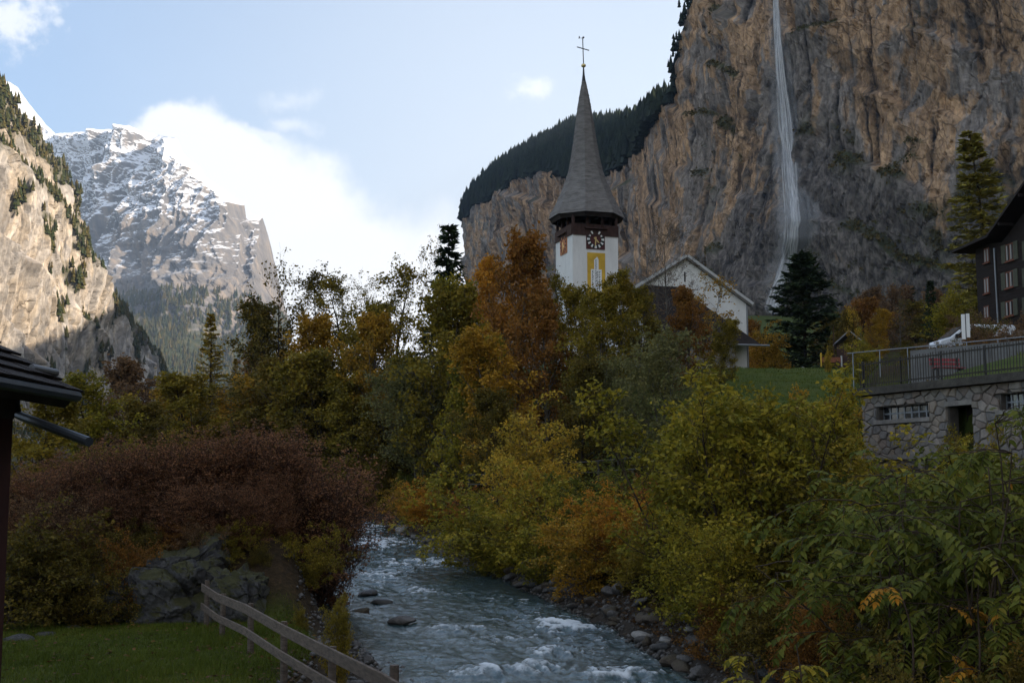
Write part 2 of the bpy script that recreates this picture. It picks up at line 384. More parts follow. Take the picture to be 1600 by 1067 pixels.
# ---------------------------------------------------------------- cliffs
def rock_mat(name, ochre, grey, dark, och_lo=.46, och_hi=.58, vegc=(.035, .045, .012), fine=.35, stk=.12, ksc=1.):
    m, b = new_mat(name)
    uvn = b.n('ShaderNodeUVMap'); uvn.uv_map = 'UVMap'; uv = uvn.outputs[0]
    wv = b.vmath('MULTIPLY', b.vmath('SUBTRACT', b.noise(uv, .03, 4, .6, 0, 1), (.5, .5, .5)), (11, 11, 11))
    uw = b.vmath('ADD', uv, wv)
    big = b.noise(b.scale(uw, (1, .55, 1)), .022, 6, .6)
    st = b.noise(b.scale(uw, (1, .045, 1)), stk, 7, .62)
    st2 = b.noise(b.scale(uv, (1, .02, 1)), stk * 2.6, 5, .6)
    fn = b.noise(b.scale(uv, (1, .5, 1)), fine, 8, .68)
    blk = b.voro(b.scale(uw, (1, .6, 1)), .11, 'F1', 'Color')
    sb = b.n('ShaderNodeSeparateColor'); b.link(blk, sb.inputs[0])
    f = b.math('ADD', big, b.math('MULTIPLY', b.math('SUBTRACT', st, .5), .5))
    f = b.math('ADD', f, b.math('MULTIPLY', b.math('SUBTRACT', sb.outputs[0], .5), .16))
    f = b.math('SUBTRACT', f, b.math('MULTIPLY', b.attr('wet'), .22))
    c = b.mix(b.mapr(f, och_lo, och_hi), grey, ochre)
    c = b.mix(b.mapr(fn, .32, .66, .62, 1.28, False), (0, 0, 0), c, 'MULTIPLY') if False else c
    val = b.mapr(fn, .3, .7, .42, 1.5, False)
    tilt = b.n('ShaderNodeMapping'); tilt.inputs['Rotation'].default_value = (0, 0, .42); b.link(uw, tilt.inputs['Vector'])
    c1_ = b.voro(b.scale(tilt.outputs[0], (1, .5, 1)), .055 * ksc, 'F1', 'Color'); c2_ = b.voro(b.scale(tilt.outputs[0], (1, .55, 1)), .17 * ksc, 'F1', 'Color')
    s1 = b.n('ShaderNodeSeparateColor'); b.link(c1_, s1.inputs[0]); s2 = b.n('ShaderNodeSeparateColor'); b.link(c2_, s2.inputs[0])
    val = b.math('MULTIPLY', val, b.math('MULTIPLY', b.mapr(s1.outputs[1], 0, 1, .80, 1.2, False), b.mapr(s2.outputs[1], 0, 1, .78, 1.22, False)))
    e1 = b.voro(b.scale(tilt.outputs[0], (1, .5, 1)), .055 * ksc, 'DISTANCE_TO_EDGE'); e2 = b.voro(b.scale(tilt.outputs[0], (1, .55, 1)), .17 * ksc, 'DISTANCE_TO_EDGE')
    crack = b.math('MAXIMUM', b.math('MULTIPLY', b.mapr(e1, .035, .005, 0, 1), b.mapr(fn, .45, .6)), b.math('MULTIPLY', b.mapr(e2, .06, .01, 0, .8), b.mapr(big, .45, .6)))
    vv = b.n('ShaderNodeCombineXYZ'); [b.link(val, vv.inputs[i]) for i in range(3)]
    c = b.vmath('MULTIPLY', c, vv.outputs[0])
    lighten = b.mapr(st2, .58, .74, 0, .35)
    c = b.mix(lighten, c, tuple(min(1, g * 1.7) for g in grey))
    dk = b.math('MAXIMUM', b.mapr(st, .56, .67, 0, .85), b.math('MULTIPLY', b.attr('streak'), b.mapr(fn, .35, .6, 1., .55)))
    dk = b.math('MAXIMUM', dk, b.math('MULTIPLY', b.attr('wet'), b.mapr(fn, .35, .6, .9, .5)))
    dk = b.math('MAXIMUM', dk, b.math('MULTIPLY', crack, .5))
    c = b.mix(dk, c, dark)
    c = b.mix(b.math('MULTIPLY', b.attr('veg'), b.mapr(fn, .35, .5)), c, vegc)
    h = b.math('SUBTRACT', b.math('ADD', b.math('MULTIPLY', fn, 1.1), b.math('MULTIPLY', st2, .4)), b.math('MULTIPLY', crack, .5))
    return finish(m, b, c, .85, .25, h, .9, 1.6)
def cliff_sheet(name, pts, side, rows, disp, base_z, mat, spacing, crest_rows=40, top_noise=6.):
    """pts: control rows (x, y, rim z, crest x, crest y, crest z); returns arrays for planting trees"""
    pts = np.array(pts, float)
    seg = np.hypot(np.diff(pts[:, 0]), np.diff(pts[:, 1])); arc = np.concatenate([[0], np.cumsum(seg)])
    s = [0.]
    while s[-1] < arc[-1]:
        yy = np.interp(s[-1], arc, pts[:, 1]); s.append(s[-1] + spacing(yy))
    s = np.array(s[:-1]); C = np.stack([np.interp(s, arc, pts[:, k]) for k in range(6)], -1)
    def smooth(a, k):
        w = np.hanning(2 * k + 1); w /= w.sum(); p = np.concatenate([np.repeat(a[:1], k), a, np.repeat(a[-1:], k)]); return np.convolve(p, w, 'valid')
    xy = np.stack([smooth(C[:, 0], 14), smooth(C[:, 1], 14)], -1)
    tx = np.gradient(xy[:, 0]); ty = np.gradient(xy[:, 1]); L = np.hypot(tx, ty); nx = side * -ty / L; ny = side * tx / L
    nx = smooth(nx, 10); ny = smooth(ny, 10)
    t = np.linspace(0, 1, rows)[:, None]
    S = np.broadcast_to(s[None], (rows, len(s)))
    rim = C[None, :, 2] + fbm(s[None] * .05, s[None] * 0 + .3, oct=4, seed=77) * top_noise * np.clip(C[None, :, 1] / 900, .3, 2.)
    Z = base_z + (rim - base_z) * t
    Tn = np.broadcast_to(t, Z.shape)
    Ypath = np.broadcast_to(C[None, :, 1], Z.shape)
    off, attrs = disp(S, Z, Tn, Ypath)
    X = xy[None, :, 0] + nx[None] * off; Y = xy[None, :, 1] + ny[None] * off
    Zw = Z + .0 * off
    # top: from the rim back to the crest
    q = np.linspace(0, 1, crest_rows)[1:, None]
    cx = C[None, :, 3]; cyy = C[None, :, 4]; cz = C[None, :, 5]
    sc = np.clip(Ypath[:1] / 1000, .3, 2.)
    TX = X[-1:] + (cx - X[-1:]) * q; TY = Y[-1:] + (cyy - Y[-1:]) * q
    TZ = Zw[-1:] + (cz - Zw[-1:]) * q + fbm(TX * .02, TY * .02, oct=4, seed=5) * 10 * sc * np.sin(q * math.pi)
    V = np.stack([np.concatenate([X, TX]), np.concatenate([Y, TY]), np.concatenate([Zw, TZ])], -1)
    UV = np.stack([np.concatenate([S, np.broadcast_to(s[None], TX.shape)]), np.concatenate([Z, rim + 30 * q + 0 * TX])], -1)
    at = {}
    for k in ('wet', 'streak', 'veg'):
        a = attrs.get(k, np.zeros_like(Z)); top = np.full(TX.shape, 1. if k == 'veg' else 0.)
        at[k] = np.concatenate([a, top])
    nr, nc = V.shape[:2]
    me = np_mesh(name, V.reshape(-1, 3), grid_faces(nr, nc), at, UV.reshape(-1, 2), smooth=False)
    o = tag(link(name, me, mat), kind='structure')
    return o, V, UV, at, rows
def rw(px, d, rim, crest=None, back=0, cpx=None):
    p = P(px, rim, d)
    if crest is None: return (p.x, p.y, p.z, p.x + 320, p.y + 60, p.z + 20)
    q = P(cpx or px, crest, d + back)
    return (p.x, p.y, p.z, q.x, q.y, q.z)
right_path = [(420, -1000, 430, 800, -1000, 470), (440, -300, 430, 800, -300, 470), (420, 250, 430, 760, 300, 460), (345, 560, 430, 660, 640, 450)] + \
    [rw(1700, 655, -190), rw(1600, 685, -190), rw(1400, 735, -190), rw(1215, 790, -190), rw(1130, 850, -170), rw(1100, 880, -110), rw(1084, 900, -10), rw(1068, 912, 38), rw(1056, 925, 88), rw(1049, 945, 150)] + \
    [rw(1036, 985, 176, 172, 60), rw(1014, 1040, 200, 190, 120), rw(1002, 1090, 232, 195, 220), rw(985, 1140, 252, 196, 260), rw(960, 1210, 274, 200, 300), rw(900, 1390, 278, 200, 340), rw(860, 1510, 270, 222, 340),
     rw(800, 1690, 280, 250, 320), rw(770, 1810, 303, 272, 280), rw(742, 1940, 332, 300, 220), rw(729, 1990, 345, 322, 150)] + \
    [(-60, 2110, 430, 300, 2300, 520), (-20, 2500, 430, 400, 2500, 560), (20, 3200, 420, 420, 3200, 600), (30, 4200, 400, 500, 4200, 600)]
def saw(p, sharp=.12):
    f = p - np.floor(p)
    return np.where(f < 1 - sharp, f / (1 - sharp), (1 - f) / sharp)
def rock_relief(S, Z, sc=1., tilt=.5, seed=0, amp=1.):
    """buttresses, overhanging diagonal steps, vertical cracks and broken blocks, in metres"""
    w1 = fbm(S / (70 * sc), Z / (70 * sc), oct=3, seed=seed + 1) * 16 * sc
    w2 = fbm(S / (60 * sc), Z / (60 * sc), oct=3, seed=seed + 2) * 16 * sc
    big = fbm(S / (95 * sc), Z / (230 * sc), oct=3, seed=seed + 3) * 13 * sc
    dgl = (Z + w1 - tilt * (S + w2)) / (44 * sc)
    stp = (saw(dgl) - .5) * 9.5 * sc * np.clip(.55 + fbm(S / (50 * sc), Z / (50 * sc), oct=2, seed=seed + 4) * 1.3, 0, 1.4)
    dg2 = (Z + w2 - .9 * tilt * S + w1 * .5) / (15 * sc)
    stp2 = (saw(dg2, .25) - .5) * 1.9 * sc * np.clip(.4 + fbm(S / (22 * sc), Z / (22 * sc), oct=2, seed=seed + 5) * 1.6, 0, 1.3)
    crk = np.minimum(0, fbm((S + w1 * .7) / (24 * sc), Z / (150 * sc), oct=3, seed=seed + 6, ridged=True) * -1 + .25) * 9 * sc
    f1, f2, val = worley((S + w2 * .5 + .25 * Z) / (9 * sc), (Z + w1 * .5) / (32 * sc), seed + 7)
    blk = val * 1.5 * sc - sstep(.10, 0, f2) * 1.3 * sc
    g1, g2, val2 = worley((S + w1 * .3) / (3.4 * sc), (Z + w2 * .3) / (11 * sc), seed + 8)
    blk2 = val2 * .6 * sc
    fin = fbm(S / (7 * sc), Z / (20 * sc), oct=5, seed=seed + 9, gain=.58) * 2.6 * sc
    return (big + stp + stp2 + crk + blk + blk2 + fin) * amp, w1
def disp_right(S, Z, T, Y):
    sc = np.interp(Y, [700, 1000, 1900], [1., 1.15, 1.9])
    r1, w = rock_relief(S, Z, 1., .45, 11)
    r2, w2_ = rock_relief(S, Z, 1.6, .35, 51)
    k = sstep(980, 1200, Y); r = r1 * (1 - .5 * sstep(850, 950, Y)) * (1 - k) + r2 * k * .8
    # flared, smoother lower rock below the waterfall
    foot = sstep(255, 95, Z + w * 1.2) * (1 - sstep(900, 1050, Y))
    # s of the waterfall
    r = r * (1 - .0 * foot) + foot * 30 - sstep(.25, .0, T) * 0
    # hollow under the far corner
    hollow = sstep(1650, 1950, Y) * sstep(330, 250, Z) * 20 * sstep(2100, 2000, Y)
    r = r - hollow
    near = np.argmin(np.abs(Y[0] - 792)); s0 = S[0, near]
    ds = S - s0 + (Z - 220) * .10
    wet = np.exp(-((ds + 6) / 15.) ** 2) * sstep(30, 60, Z) * .6 * sstep(380, 250, Z)
    # dark damp lower apron, right and left of the fall
    lim = fbm(S / 40, Z / 40 * 0 + 1, oct=3, seed=31) * 40 + np.interp(S - s0, [-220, -160, -105, -55, 0, 40, 75, 110, 170], [95, 125, 170, 215, 225, 185, 150, 120, 80])
    wet = np.maximum(wet, sstep(12, -14, Z - lim + w) * (1 - sstep(930, 1030, Y)) * .85)
    stk = sstep(.05, .4, fbm((S + w * .5) / 15, Z / 320, oct=3, seed=41)) * sstep(.02, .3, fbm(S / 40, Z / 80, oct=2, seed=43))
    l1 = fbm((S + w * .9) / 34, Z / 190, oct=4, seed=44, ridged=True); l2 = fbm((Z - .62 * S + w * 1.1) / 30, (S + .3 * Z) / 130, oct=4, seed=45, ridged=True)
    stk = np.maximum(stk, np.maximum(sstep(.60, .80, l1), sstep(.62, .80, l2)) * sstep(-.35, .15, fbm(S / 30, Z / 30, oct=2, seed=46)))
    for (px, py0, py1, wd, ln) in [(1338, 20, 275, 4.2, .04), (1352, 150, 300, 2.5, .02), (1408, -60, 75, 4., .02), (1492, -80, 130, 6., .12), (1530, -60, 90, 3., .10), (1190, 100, 260, 5., -.03), (1245, 30, 190, 4., .03), (1150, -20, 110, 3.5, 0), (1098, 235, 420, 4., .02), (1118, 90, 250, 3., .01), (1560, 250, 420, 4., .05), (1440, 190, 330, 3., .05), (1290, 130, 330, 4., .03), (1070, 120, 300, 3.5, 0.)]:
        yp = np.interp(-px, [-1700, -1600, -1400, -1215, -1130, -1100, -1084, -1068, -1049], [655, 685, 735, 790, 850, 880, 900, 912, 945]); sp0 = S[0, np.argmin(np.abs(Y[0] - yp))]
        z1, z0 = P(px, py0, yp).z, P(px, py1, yp).z
        c0 = sp0 - ln * (Z - z1) * -1 + w * .25 + 2.5 * vnoise(Z / 14, Z * 0 + px, seed=3)
        wq = wd * (.55 + .6 * vnoise(Z / 22, Z * 0 + px + 5, seed=4)) * (.5 + .5 * sstep(z0, z1, Z))
        k_ = np.exp(-((S - c0) / np.maximum(wq, .8)) ** 2) * sstep(z0 - 6, z0 + 12, Z) * sstep(z1 + 10, z1 - 5, Z)
        stk = np.maximum(stk, k_ * 1.15); r = r - k_ * 2.5
    gy, gx_ = np.gradient(r)
    ledge = sstep(-.25, -1.3, gy) 
    veg = ledge * sstep(.0, .35, fbm(S / 45, Z / 45, oct=3, seed=47) + .12 * foot) * .9
    edge = np.exp(-((Z - lim + w + 6) / 14) ** 2) * sstep(.05, .4, fbm(S / 18, Z / 18, oct=3, seed=48)) * (1 - sstep(900, 1000, Y)) * sstep(30, 0, S - s0)
    veg = np.maximum(veg, edge)
    return r, {'wet': wet, 'streak': stk, 'veg': veg}
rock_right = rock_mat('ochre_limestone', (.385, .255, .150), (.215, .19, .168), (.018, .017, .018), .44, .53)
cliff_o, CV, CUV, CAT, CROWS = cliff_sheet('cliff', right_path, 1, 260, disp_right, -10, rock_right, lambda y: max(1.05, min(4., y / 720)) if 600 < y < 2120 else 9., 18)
# left wall
def lw(px, d, rim, back=250, up=120):
    p = P(px, rim, d); return (p.x, p.y, p.z, p.x - back, p.y + 60, p.z + up)
left_path = [(-620, 500, 470, -950, 500, 600), lw(-160, 1080, 20), lw(-60, 1190, 70), lw(-10, 1260, 112), lw(18, 1310, 138, 200, 20), lw(45, 1370, 178, 200, 10), lw(75, 1450, 225, 200, 0), lw(100, 1540, 272, 200, 0), lw(112, 1600, 318, 200, 0),
    lw(130, 1680, 372, 200, -10), lw(152, 1780, 408, 200, -10), lw(180, 1900, 452, 200, -20), lw(205, 2030, 495, 200, -20), lw(222, 2140, 530, 200, -30), lw(232, 2230, 560, 150, -40), lw(240, 2320, 590, 150, -60), (-760, 2500, 120, -950, 2600, 120)]
LEDGE = lambda S: 0
def disp_left(S, Z, T, Y):
    r, w = rock_relief(S, Z, 2.1, -.18, 81, .62)
    fl = fbm((S + w * .4) / 26, Z / 420, oct=3, seed=91, ridged=True) * 9
    r = r + fl
    # forested ledge running down the wall, upper wall set back
    rimz = Z[-1:]; rel = Z - rimz
    led = np.interp(Y, [1000, 1310, 1450, 1600, 1780, 2000, 2250], [-60, -112, -128, -110, -75, -48, -25])
    setb = sstep(-14, 30, rel - led + fbm(S / 60, Z / 60, oct=2, seed=95) * 22)
    r = r + (1 - setb) * 34
    top = sstep(-95, -25, rel + fbm(S / 45, Z / 60, oct=3, seed=96) * 44)
    r = r + (1 - top) * 18
    foot = sstep(120, -20, Z + w * .3); r = r + foot * 60
    veg = np.maximum(np.exp(-((rel - led - 8 + w * .3) / 20) ** 2) * 1.1, top * .8)
    veg = np.clip(veg * sstep(-.6, -.1, fbm(S / 30, Z / 30, oct=3, seed=98)), 0, 1)
    veg = np.maximum(veg, sstep(.22, .5, fbm(S / 40, Z / 40, oct=4, seed=99)) * .8)
    l1 = fbm((S + w * .9) / 50, Z / 300, oct=4, seed=104, ridged=True); l2 = fbm((Z + .8 * S + w) / 60, (S - .5 * Z) / 200, oct=4, seed=105, ridged=True)
    veg = np.maximum(veg, foot * .95)
    stk = np.maximum(sstep(.15, .5, fbm(S / 40, Z / 500, oct=3, seed=93)) * .5, np.maximum(sstep(.58, .8, l1), sstep(.6, .8, l2)) * .75)
    return r, {'veg': veg, 'streak': stk}
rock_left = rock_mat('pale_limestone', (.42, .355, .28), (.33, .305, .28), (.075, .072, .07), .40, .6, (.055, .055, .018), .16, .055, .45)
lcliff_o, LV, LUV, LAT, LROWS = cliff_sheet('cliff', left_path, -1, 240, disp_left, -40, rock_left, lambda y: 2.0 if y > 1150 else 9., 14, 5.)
# ---------------------------------------------------------------- snowy mountains
ridge = [(-80, 200, 6800), (40, 205, 6700), (90, 213, 6600), (120, 208, 6500), (165, 205, 6400), (205, 198, 6200), (222, 206, 6150), (250, 212, 6050), (280, 218, 5950), (288, 240, 5900), (300, 252, 5850), (315, 262, 5800), (322, 276, 5760), (345, 292, 5700), (372, 312, 5600),
         (386, 322, 5560), (390, 344, 5540), (396, 350, 5540), (402, 343, 5560), (411, 340, 5600), (418, 362, 5620), (426, 392, 5640), (434, 424, 5640), (440, 452, 5640), (447, 480, 5640), (456, 520, 5640)]
def mountain(name, ridge, base_d, base_py, nc, nr, mat, seed, amp, prof, strata=1.):
    R = np.array([tuple(P(*r)) for r in ridge]); pxs = np.array([r[0] for r in ridge], float)
    px = np.linspace(pxs[0], pxs[-1], nc)
    rx, ry, rz = [np.interp(px, pxs, R[:, k]) for k in range(3)]
    B = np.array([tuple(P(p, base_py, base_d)) for p in (px if True else px)])
    t = np.linspace(0, 1, nr)[:, None]
    g = np.interp(t, *prof)
    bx = B[:, 0][None]; by = B[:, 1][None]; bz = B[:, 2][None]
    Y = by + (ry[None] - by) * g; Z = bz + (rz[None] - bz) * t
    X = (rx / ry)[None] * Y
    fade = sstep(1.0, .96, t) * .85 + .15
    wv = fbm(X / 420, Z / 420, oct=3, seed=seed + 20) * 130
    r = fbm((X + wv) / 430, Z / 1300, oct=5, seed=seed, ridged=True, gain=.52) * 250
    r += fbm((X + wv * .5) / 150, Z / 420, oct=4, seed=seed + 7, ridged=True) * 75
    st = (saw((Z + wv * .9 + .30 * X) / 135, .3) - .5) * 30 * strata * np.clip(.2 + fbm(X / 300, Z / 200, oct=2, seed=seed + 9), 0, 1.3)
    st += (saw((Z + wv * .6 - .12 * X) / 47, .3) - .5) * 13 * strata * np.clip(.3 + fbm(X / 200, Z / 150, oct=2, seed=seed + 10) * 1.4, 0, 1.2)
    fin = fbm(X / 60, Z / 60, oct=4, seed=seed + 11, gain=.6) * 34
    off = (r + st + fin) * amp * fade
    V = np.stack([X - off * .25, Y - off, Z + 0 * off], -1)
    me = np_mesh(name, V.reshape(-1, 3), grid_faces(nr, nc), smooth=False)
    return tag(link(name, me, mat), kind='structure'), V
m, b = new_mat('alpine_rock_and_snow')
geo = b.n('ShaderNodeNewGeometry'); pos = geo.outputs['Position']
sp_ = b.n('ShaderNodeSeparateXYZ'); b.link(geo.outputs['Normal'], sp_.inputs[0]); pz = b.n('ShaderNodeSeparateXYZ'); b.link(pos, pz.inputs[0])
nz = b.math('ABSOLUTE', sp_.outputs[2])
n1_ = b.noise(pos, .004, 6, .6); n2_ = b.noise(pos, .02, 6, .65); n3_ = b.noise(b.scale(pos, (1, 1, .2)), .03, 5, .6)
rockc = b.ramp(b.math('ADD', b.math('MULTIPLY', n1_, .4), b.math('MULTIPLY', n3_, .6)), [(.3, (.075, .075, .08)), (.5, (.15, .14, .135)), (.68, (.29, .23, .175))])
alt = b.mapr(b.math('ADD', pz.outputs[2], b.math('MULTIPLY', n1_, 300)), 1150, 1950, 0, 1, False)
sf = b.math('ADD', b.math('ADD', nz, b.math('MULTIPLY', alt, .62)), b.math('MULTIPLY', b.math('SUBTRACT', n2_, .5), .5))
snow = b.mapr(sf, .80, .93)
forest = b.math('MULTIPLY', b.mapr(b.math('ADD', pz.outputs[2], b.math('MULTIPLY', n1_, 420)), 900, 700), b.mapr(b.math('ADD', nz, b.math('MULTIPLY', b.math('SUBTRACT', n2_, .5), .5)), .32, .46))
forc = b.ramp(n2_, [(.35, (.018, .026, .012)), (.55, (.045, .05, .018)), (.7, (.12, .085, .03))])
snow = b.math('MULTIPLY', snow, b.mapr(b.math('ADD', pz.outputs[2], b.math('MULTIPLY', n1_, 260)), 900, 1120))
c = b.mix(forest, rockc, forc); c = b.mix(snow, c, (.82, .84, .88))
finish(m, b, c, .9, .2, n2_, 1., 12.)
mt_mat = m
mt, MV = mountain('mountain', ridge, 3700, 640, 430, 330, mt_mat, 201, 1., ([0, .28, .40, .5, .62, .8, 1.], [0, .48, .56, .66, .72, .86, 1.]))
peak_ridge = [(-60, 110, 9800), (0, 125, 9700), (18, 130, 9700), (30, 138, 9600), (45, 160, 9500), (60, 180, 9500), (74, 196, 9400), (88, 210, 9300), (120, 240, 9200)]
pk, _ = mountain('mountain', peak_ridge, 8600, 330, 130, 110, mt_mat, 301, .7, ([0, 1], [0, 1]), .5)
# right-hand back slope closing the valley behind the spur, out of sight from the camera except through gaps
# ---------------------------------------------------------------- far woods (too many and too small to tell apart)
def conifer_field(name, pts, hts, mat, seed, label=None):
    """one mesh of small three-tiered firs"""
    rng = np.random.default_rng(seed); n = len(pts)
    K = 5; tiers = [(.0, .26, .55), (.30, .20, .80), (.58, .13, 1.02)]
    vs = []; fs = []; tint = []; base = 0
    pts = np.asarray(pts); hts = np.asarray(hts); tt = rng.random(n)
    for lo, w, hi in tiers:
        ang = rng.random((n, 1)) * 6.28 + np.arange(K)[None] * 2 * math.pi / K
        rr = (w * hts * (.75 + .5 * rng.random(n)))[:, None] * (.7 + .6 * rng.random((n, K)))
        ring = np.stack([pts[:, None, 0] + rr * np.cos(ang), pts[:, None, 1] + rr * np.sin(ang), pts[:, None, 2] + (lo * hts)[:, None] * (1 + .0 * rr) - .05 * hts[:, None]], -1)
        apex = pts + np.stack([0 * hts, 0 * hts, hi * hts], -1)
        v = np.concatenate([ring, apex[:, None]], 1)
        idx = base + np.arange(n)[:, None] * (K + 1)
        for k in range(K): fs.append(np.concatenate([idx + k, idx + (k + 1) % K, idx + K], 1))
        vs.append(v.reshape(-1, 3)); tint.append(np.repeat(tt, K + 1)); base += n * (K + 1)
    me = np_mesh(name, np.concatenate(vs), np.concatenate(fs), {'tint': np.concatenate(tint)})
    return tag(link(name, me, mat), kind='stuff', label=label)
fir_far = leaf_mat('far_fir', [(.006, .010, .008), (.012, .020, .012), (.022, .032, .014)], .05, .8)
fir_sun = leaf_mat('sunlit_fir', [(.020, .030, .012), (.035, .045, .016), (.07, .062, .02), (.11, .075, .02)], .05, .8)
rng = np.random.default_rng(4)
def pick_top(V, rows, cond, n, seed):
    r = np.random.default_rng(seed)
    top = V[rows:]; m = cond(top); ii = np.argwhere(m)
    # weight by cell area so that the wood is even
    sel = ii[r.integers(0, len(ii), n)]
    p = top[sel[:, 0], sel[:, 1]]
    return p + np.stack([r.normal(0, 3, n), r.normal(0, 3, n), -1 + 0 * p[:, 2]], -1)
pp = pick_top(CV, CROWS, lambda t: (t[..., 1] > 985) & (t[..., 1] < 2500) & (t[..., 0] < 300), 9000, 1)
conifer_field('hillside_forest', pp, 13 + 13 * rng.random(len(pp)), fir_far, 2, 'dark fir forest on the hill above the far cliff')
# sparse firs standing on the rim of the near cliff
rimrow = CV[CROWS - 1]; sel = np.where((rimrow[:, 1] > 895) & (rimrow[:, 1] < 1100))[0]
q = rimrow[np.random.default_rng(8).choice(sel, 260)] + np.random.default_rng(9).normal(0, 2.2, (260, 3)) * (1.2, 1.2, .5)
q[:, 2] -= 2
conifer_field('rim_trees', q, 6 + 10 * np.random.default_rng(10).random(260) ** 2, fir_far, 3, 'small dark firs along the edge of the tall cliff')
# bushes clinging to ledges of the near cliff
vm = CAT['veg'][:CROWS]; ii = np.argwhere((vm > .55) & (CV[:CROWS, :, 1] > 600) & (CV[:CROWS, :, 1] < 1100)); ii = ii[rng.integers(0, len(ii), 2600)]
ledge_pts = CV[ii[:, 0], ii[:, 1]]
# left wall woods
vm = LAT['veg'][:LROWS]; ii = np.argwhere((vm > .4) & (LV[:LROWS, :, 1] > 900)); ii = ii[rng.integers(0, len(ii), 12500)]
lp = LV[ii[:, 0], ii[:, 1]] + np.array([2., -2., -3.])
lt = pick_top(LV, LROWS, lambda t: (t[..., 1] > 900), 3500, 5)
conifer_field('cliff_woods', np.concatenate([lp, lt]), 5 + 9 * rng.random(len(lp) + len(lt)), fir_sun, 6, 'sunlit mixed wood along the ledges of the left cliff')
def tuft_field(name, pts, size, mat, seed, k=9, label=None, flat=.7):
    """one mesh of small leafy tufts (far bushes)"""
    r = np.random.default_rng(seed); n = len(pts); size = np.broadcast_to(size, n)
    c = pts[:, None] + r.normal(0, 1, (n, k, 3)) * size[:, None, None] * (.5, .5, .5 * flat)
    a = r.normal(0, 1, (n, k, 3)); a /= np.linalg.norm(a, axis=-1, keepdims=True); bb = np.cross(a, r.normal(0, 1, (n, k, 3))); bb /= np.linalg.norm(bb, axis=-1, keepdims=True)
    h = size[:, None, None] * .42
    V = np.stack([c - a * h, c + bb * h * .7, c + a * h, c - bb * h * .7], 2).reshape(-1, 3)
    F = np.arange(n * k * 4).reshape(-1, 4); t = np.repeat(np.clip(np.repeat(r.random(n), k) * .7 + .3 * r.random(n * k), 0, 1), 4)
    return tag(link(name, np_mesh(name, V, F, {'tint': t}), mat), kind='stuff', label=label)
ledge_mat = leaf_mat('ledge_scrub', [(.02, .026, .01), (.05, .05, .015), (.10, .075, .02), (.12, .06, .02)], .1)
tuft_field('ledge_scrub', ledge_pts, 1.2 + 2.2 * rng.random(len(ledge_pts)) ** 2, ledge_mat, 12, 9, 'autumn scrub on the ledges of the waterfall cliff')
# woods on the lower mountain
mz = MV[..., 2]; gyy = np.gradient(MV[..., 1], axis=0); gzz = np.gradient(MV[..., 2], axis=0)
ii = np.argwhere((mz < 760) & (gyy > gzz * .8)); ii = ii[rng.integers(0, len(ii), 9000)]
mpts = MV[ii[:, 0], ii[:, 1]]
conifer_field('mountain_forest', mpts, 16 + 16 * rng.random(len(mpts)), fir_sun, 14, 'hazy forest on the lower slopes of the snowy mountain')
print('structure', round(time.time() - T0, 1))
# ================================================================ water
# ---------------------------------------------------------------- waterfall
def cliff_front(px, py):
    """nearest point of the near cliff face on the sight line, looked up on its own grid"""
    r = ray(px, py)
    F = CV[:CROWS]
    m = (F[..., 1] > 600) & (F[..., 1] < 1000)
    ax = F[..., 0] / F[..., 1] - r.x / r.y; az = F[..., 2] / F[..., 1] - r.z / r.y
    d = np.where(m, ax * ax + az * az, 9)
    i = np.unravel_index(np.argmin(d), d.shape); return F[i]
fall_px = [(1212, -40), (1213, 10), (1216, 60), (1221, 120), (1227, 180), (1233, 240), (1238, 300), (1241, 345), (1240, 375), (1234, 405), (1225, 440), (1216, 475), (1212, 492)]
fall_w = [3.2, 3.6, 4.4, 5.4, 6.6, 7.8, 8.4, 8.2, 8., 9., 10., 11., 11.5]
path = []
prev = None
for (px, py) in fall_px:
    c = cliff_front(px, py); d = c[1] - 5
    prev = d if prev is None else min(prev, d); d = prev if py < 380 else c[1] - 3.5
    path.append(tuple(P(px, py, d)))
path = np.array(path)
def resample(a, n): 
    t = np.linspace(0, 1, len(a)); q = np.linspace(0, 1, n); return np.stack([np.interp(q, t, a[:, k]) for k in range(a.shape[1])], -1)
N = 90; path = resample(path, N); fw = np.interp(np.linspace(0, 1, N), np.linspace(0, 1, len(fall_w)), fall_w)
rng = np.random.default_rng(21); vs = []; fs = []; den = []; uvs = []; k = 0
for i in range(240):
    core = i < 85
    a = rng.normal(0, .20) if core else rng.normal(.15, .75); dep = rng.normal(0, .5)
    w0 = rng.uniform(1.1, 2.6) if core else rng.uniform(3., 7.)
    i0, i1 = (0, N) if i < 60 else sorted(rng.integers(0, N, 2))
    if i1 - i0 < 14: i0, i1 = max(0, i0 - 10), min(N, i1 + 14)
    q = np.arange(i0, i1); t = q / N
    wob = a + .22 * vnoise(t * 9, t * 0 + i * 3.1, seed=5)
    drift = (0 if core else .35) * t ** 2
    cx = path[q, 0] + (wob + drift) * fw[q]; cyv = path[q, 1] + dep * 2.2; cz = path[q, 2]
    ww = w0 * (.6 + 1.5 * t) * .5
    e = np.minimum(np.arange(len(q)), np.arange(len(q))[::-1]) / 9.
    dn = np.clip(e, 0, 1) * (rng.uniform(.55, .9) if core else rng.uniform(.04, .11))
    if i < 60: dn = np.maximum(dn, (rng.uniform(.3, .5) if core else .05) * (q < 20))
    for j, sgn in enumerate((-1., 0., 1.)):
        vs.append(np.stack([cx + sgn * ww, cyv - (1 - abs(sgn)) * .5 * ww, cz], -1)); den.append(dn if sgn == 0 else dn * 0)
        uvs.append(np.stack([0 * t + i * 7.3 + sgn * ww, cz], -1))
    n = len(q); r = np.arange(n - 1)
    fs.append(np.stack([k + r, k + n + r, k + n + r + 1, k + r + 1], -1)); fs.append(np.stack([k + n + r, k + 2 * n + r, k + 2 * n + r + 1, k + n + r + 1], -1)); k += 3 * n
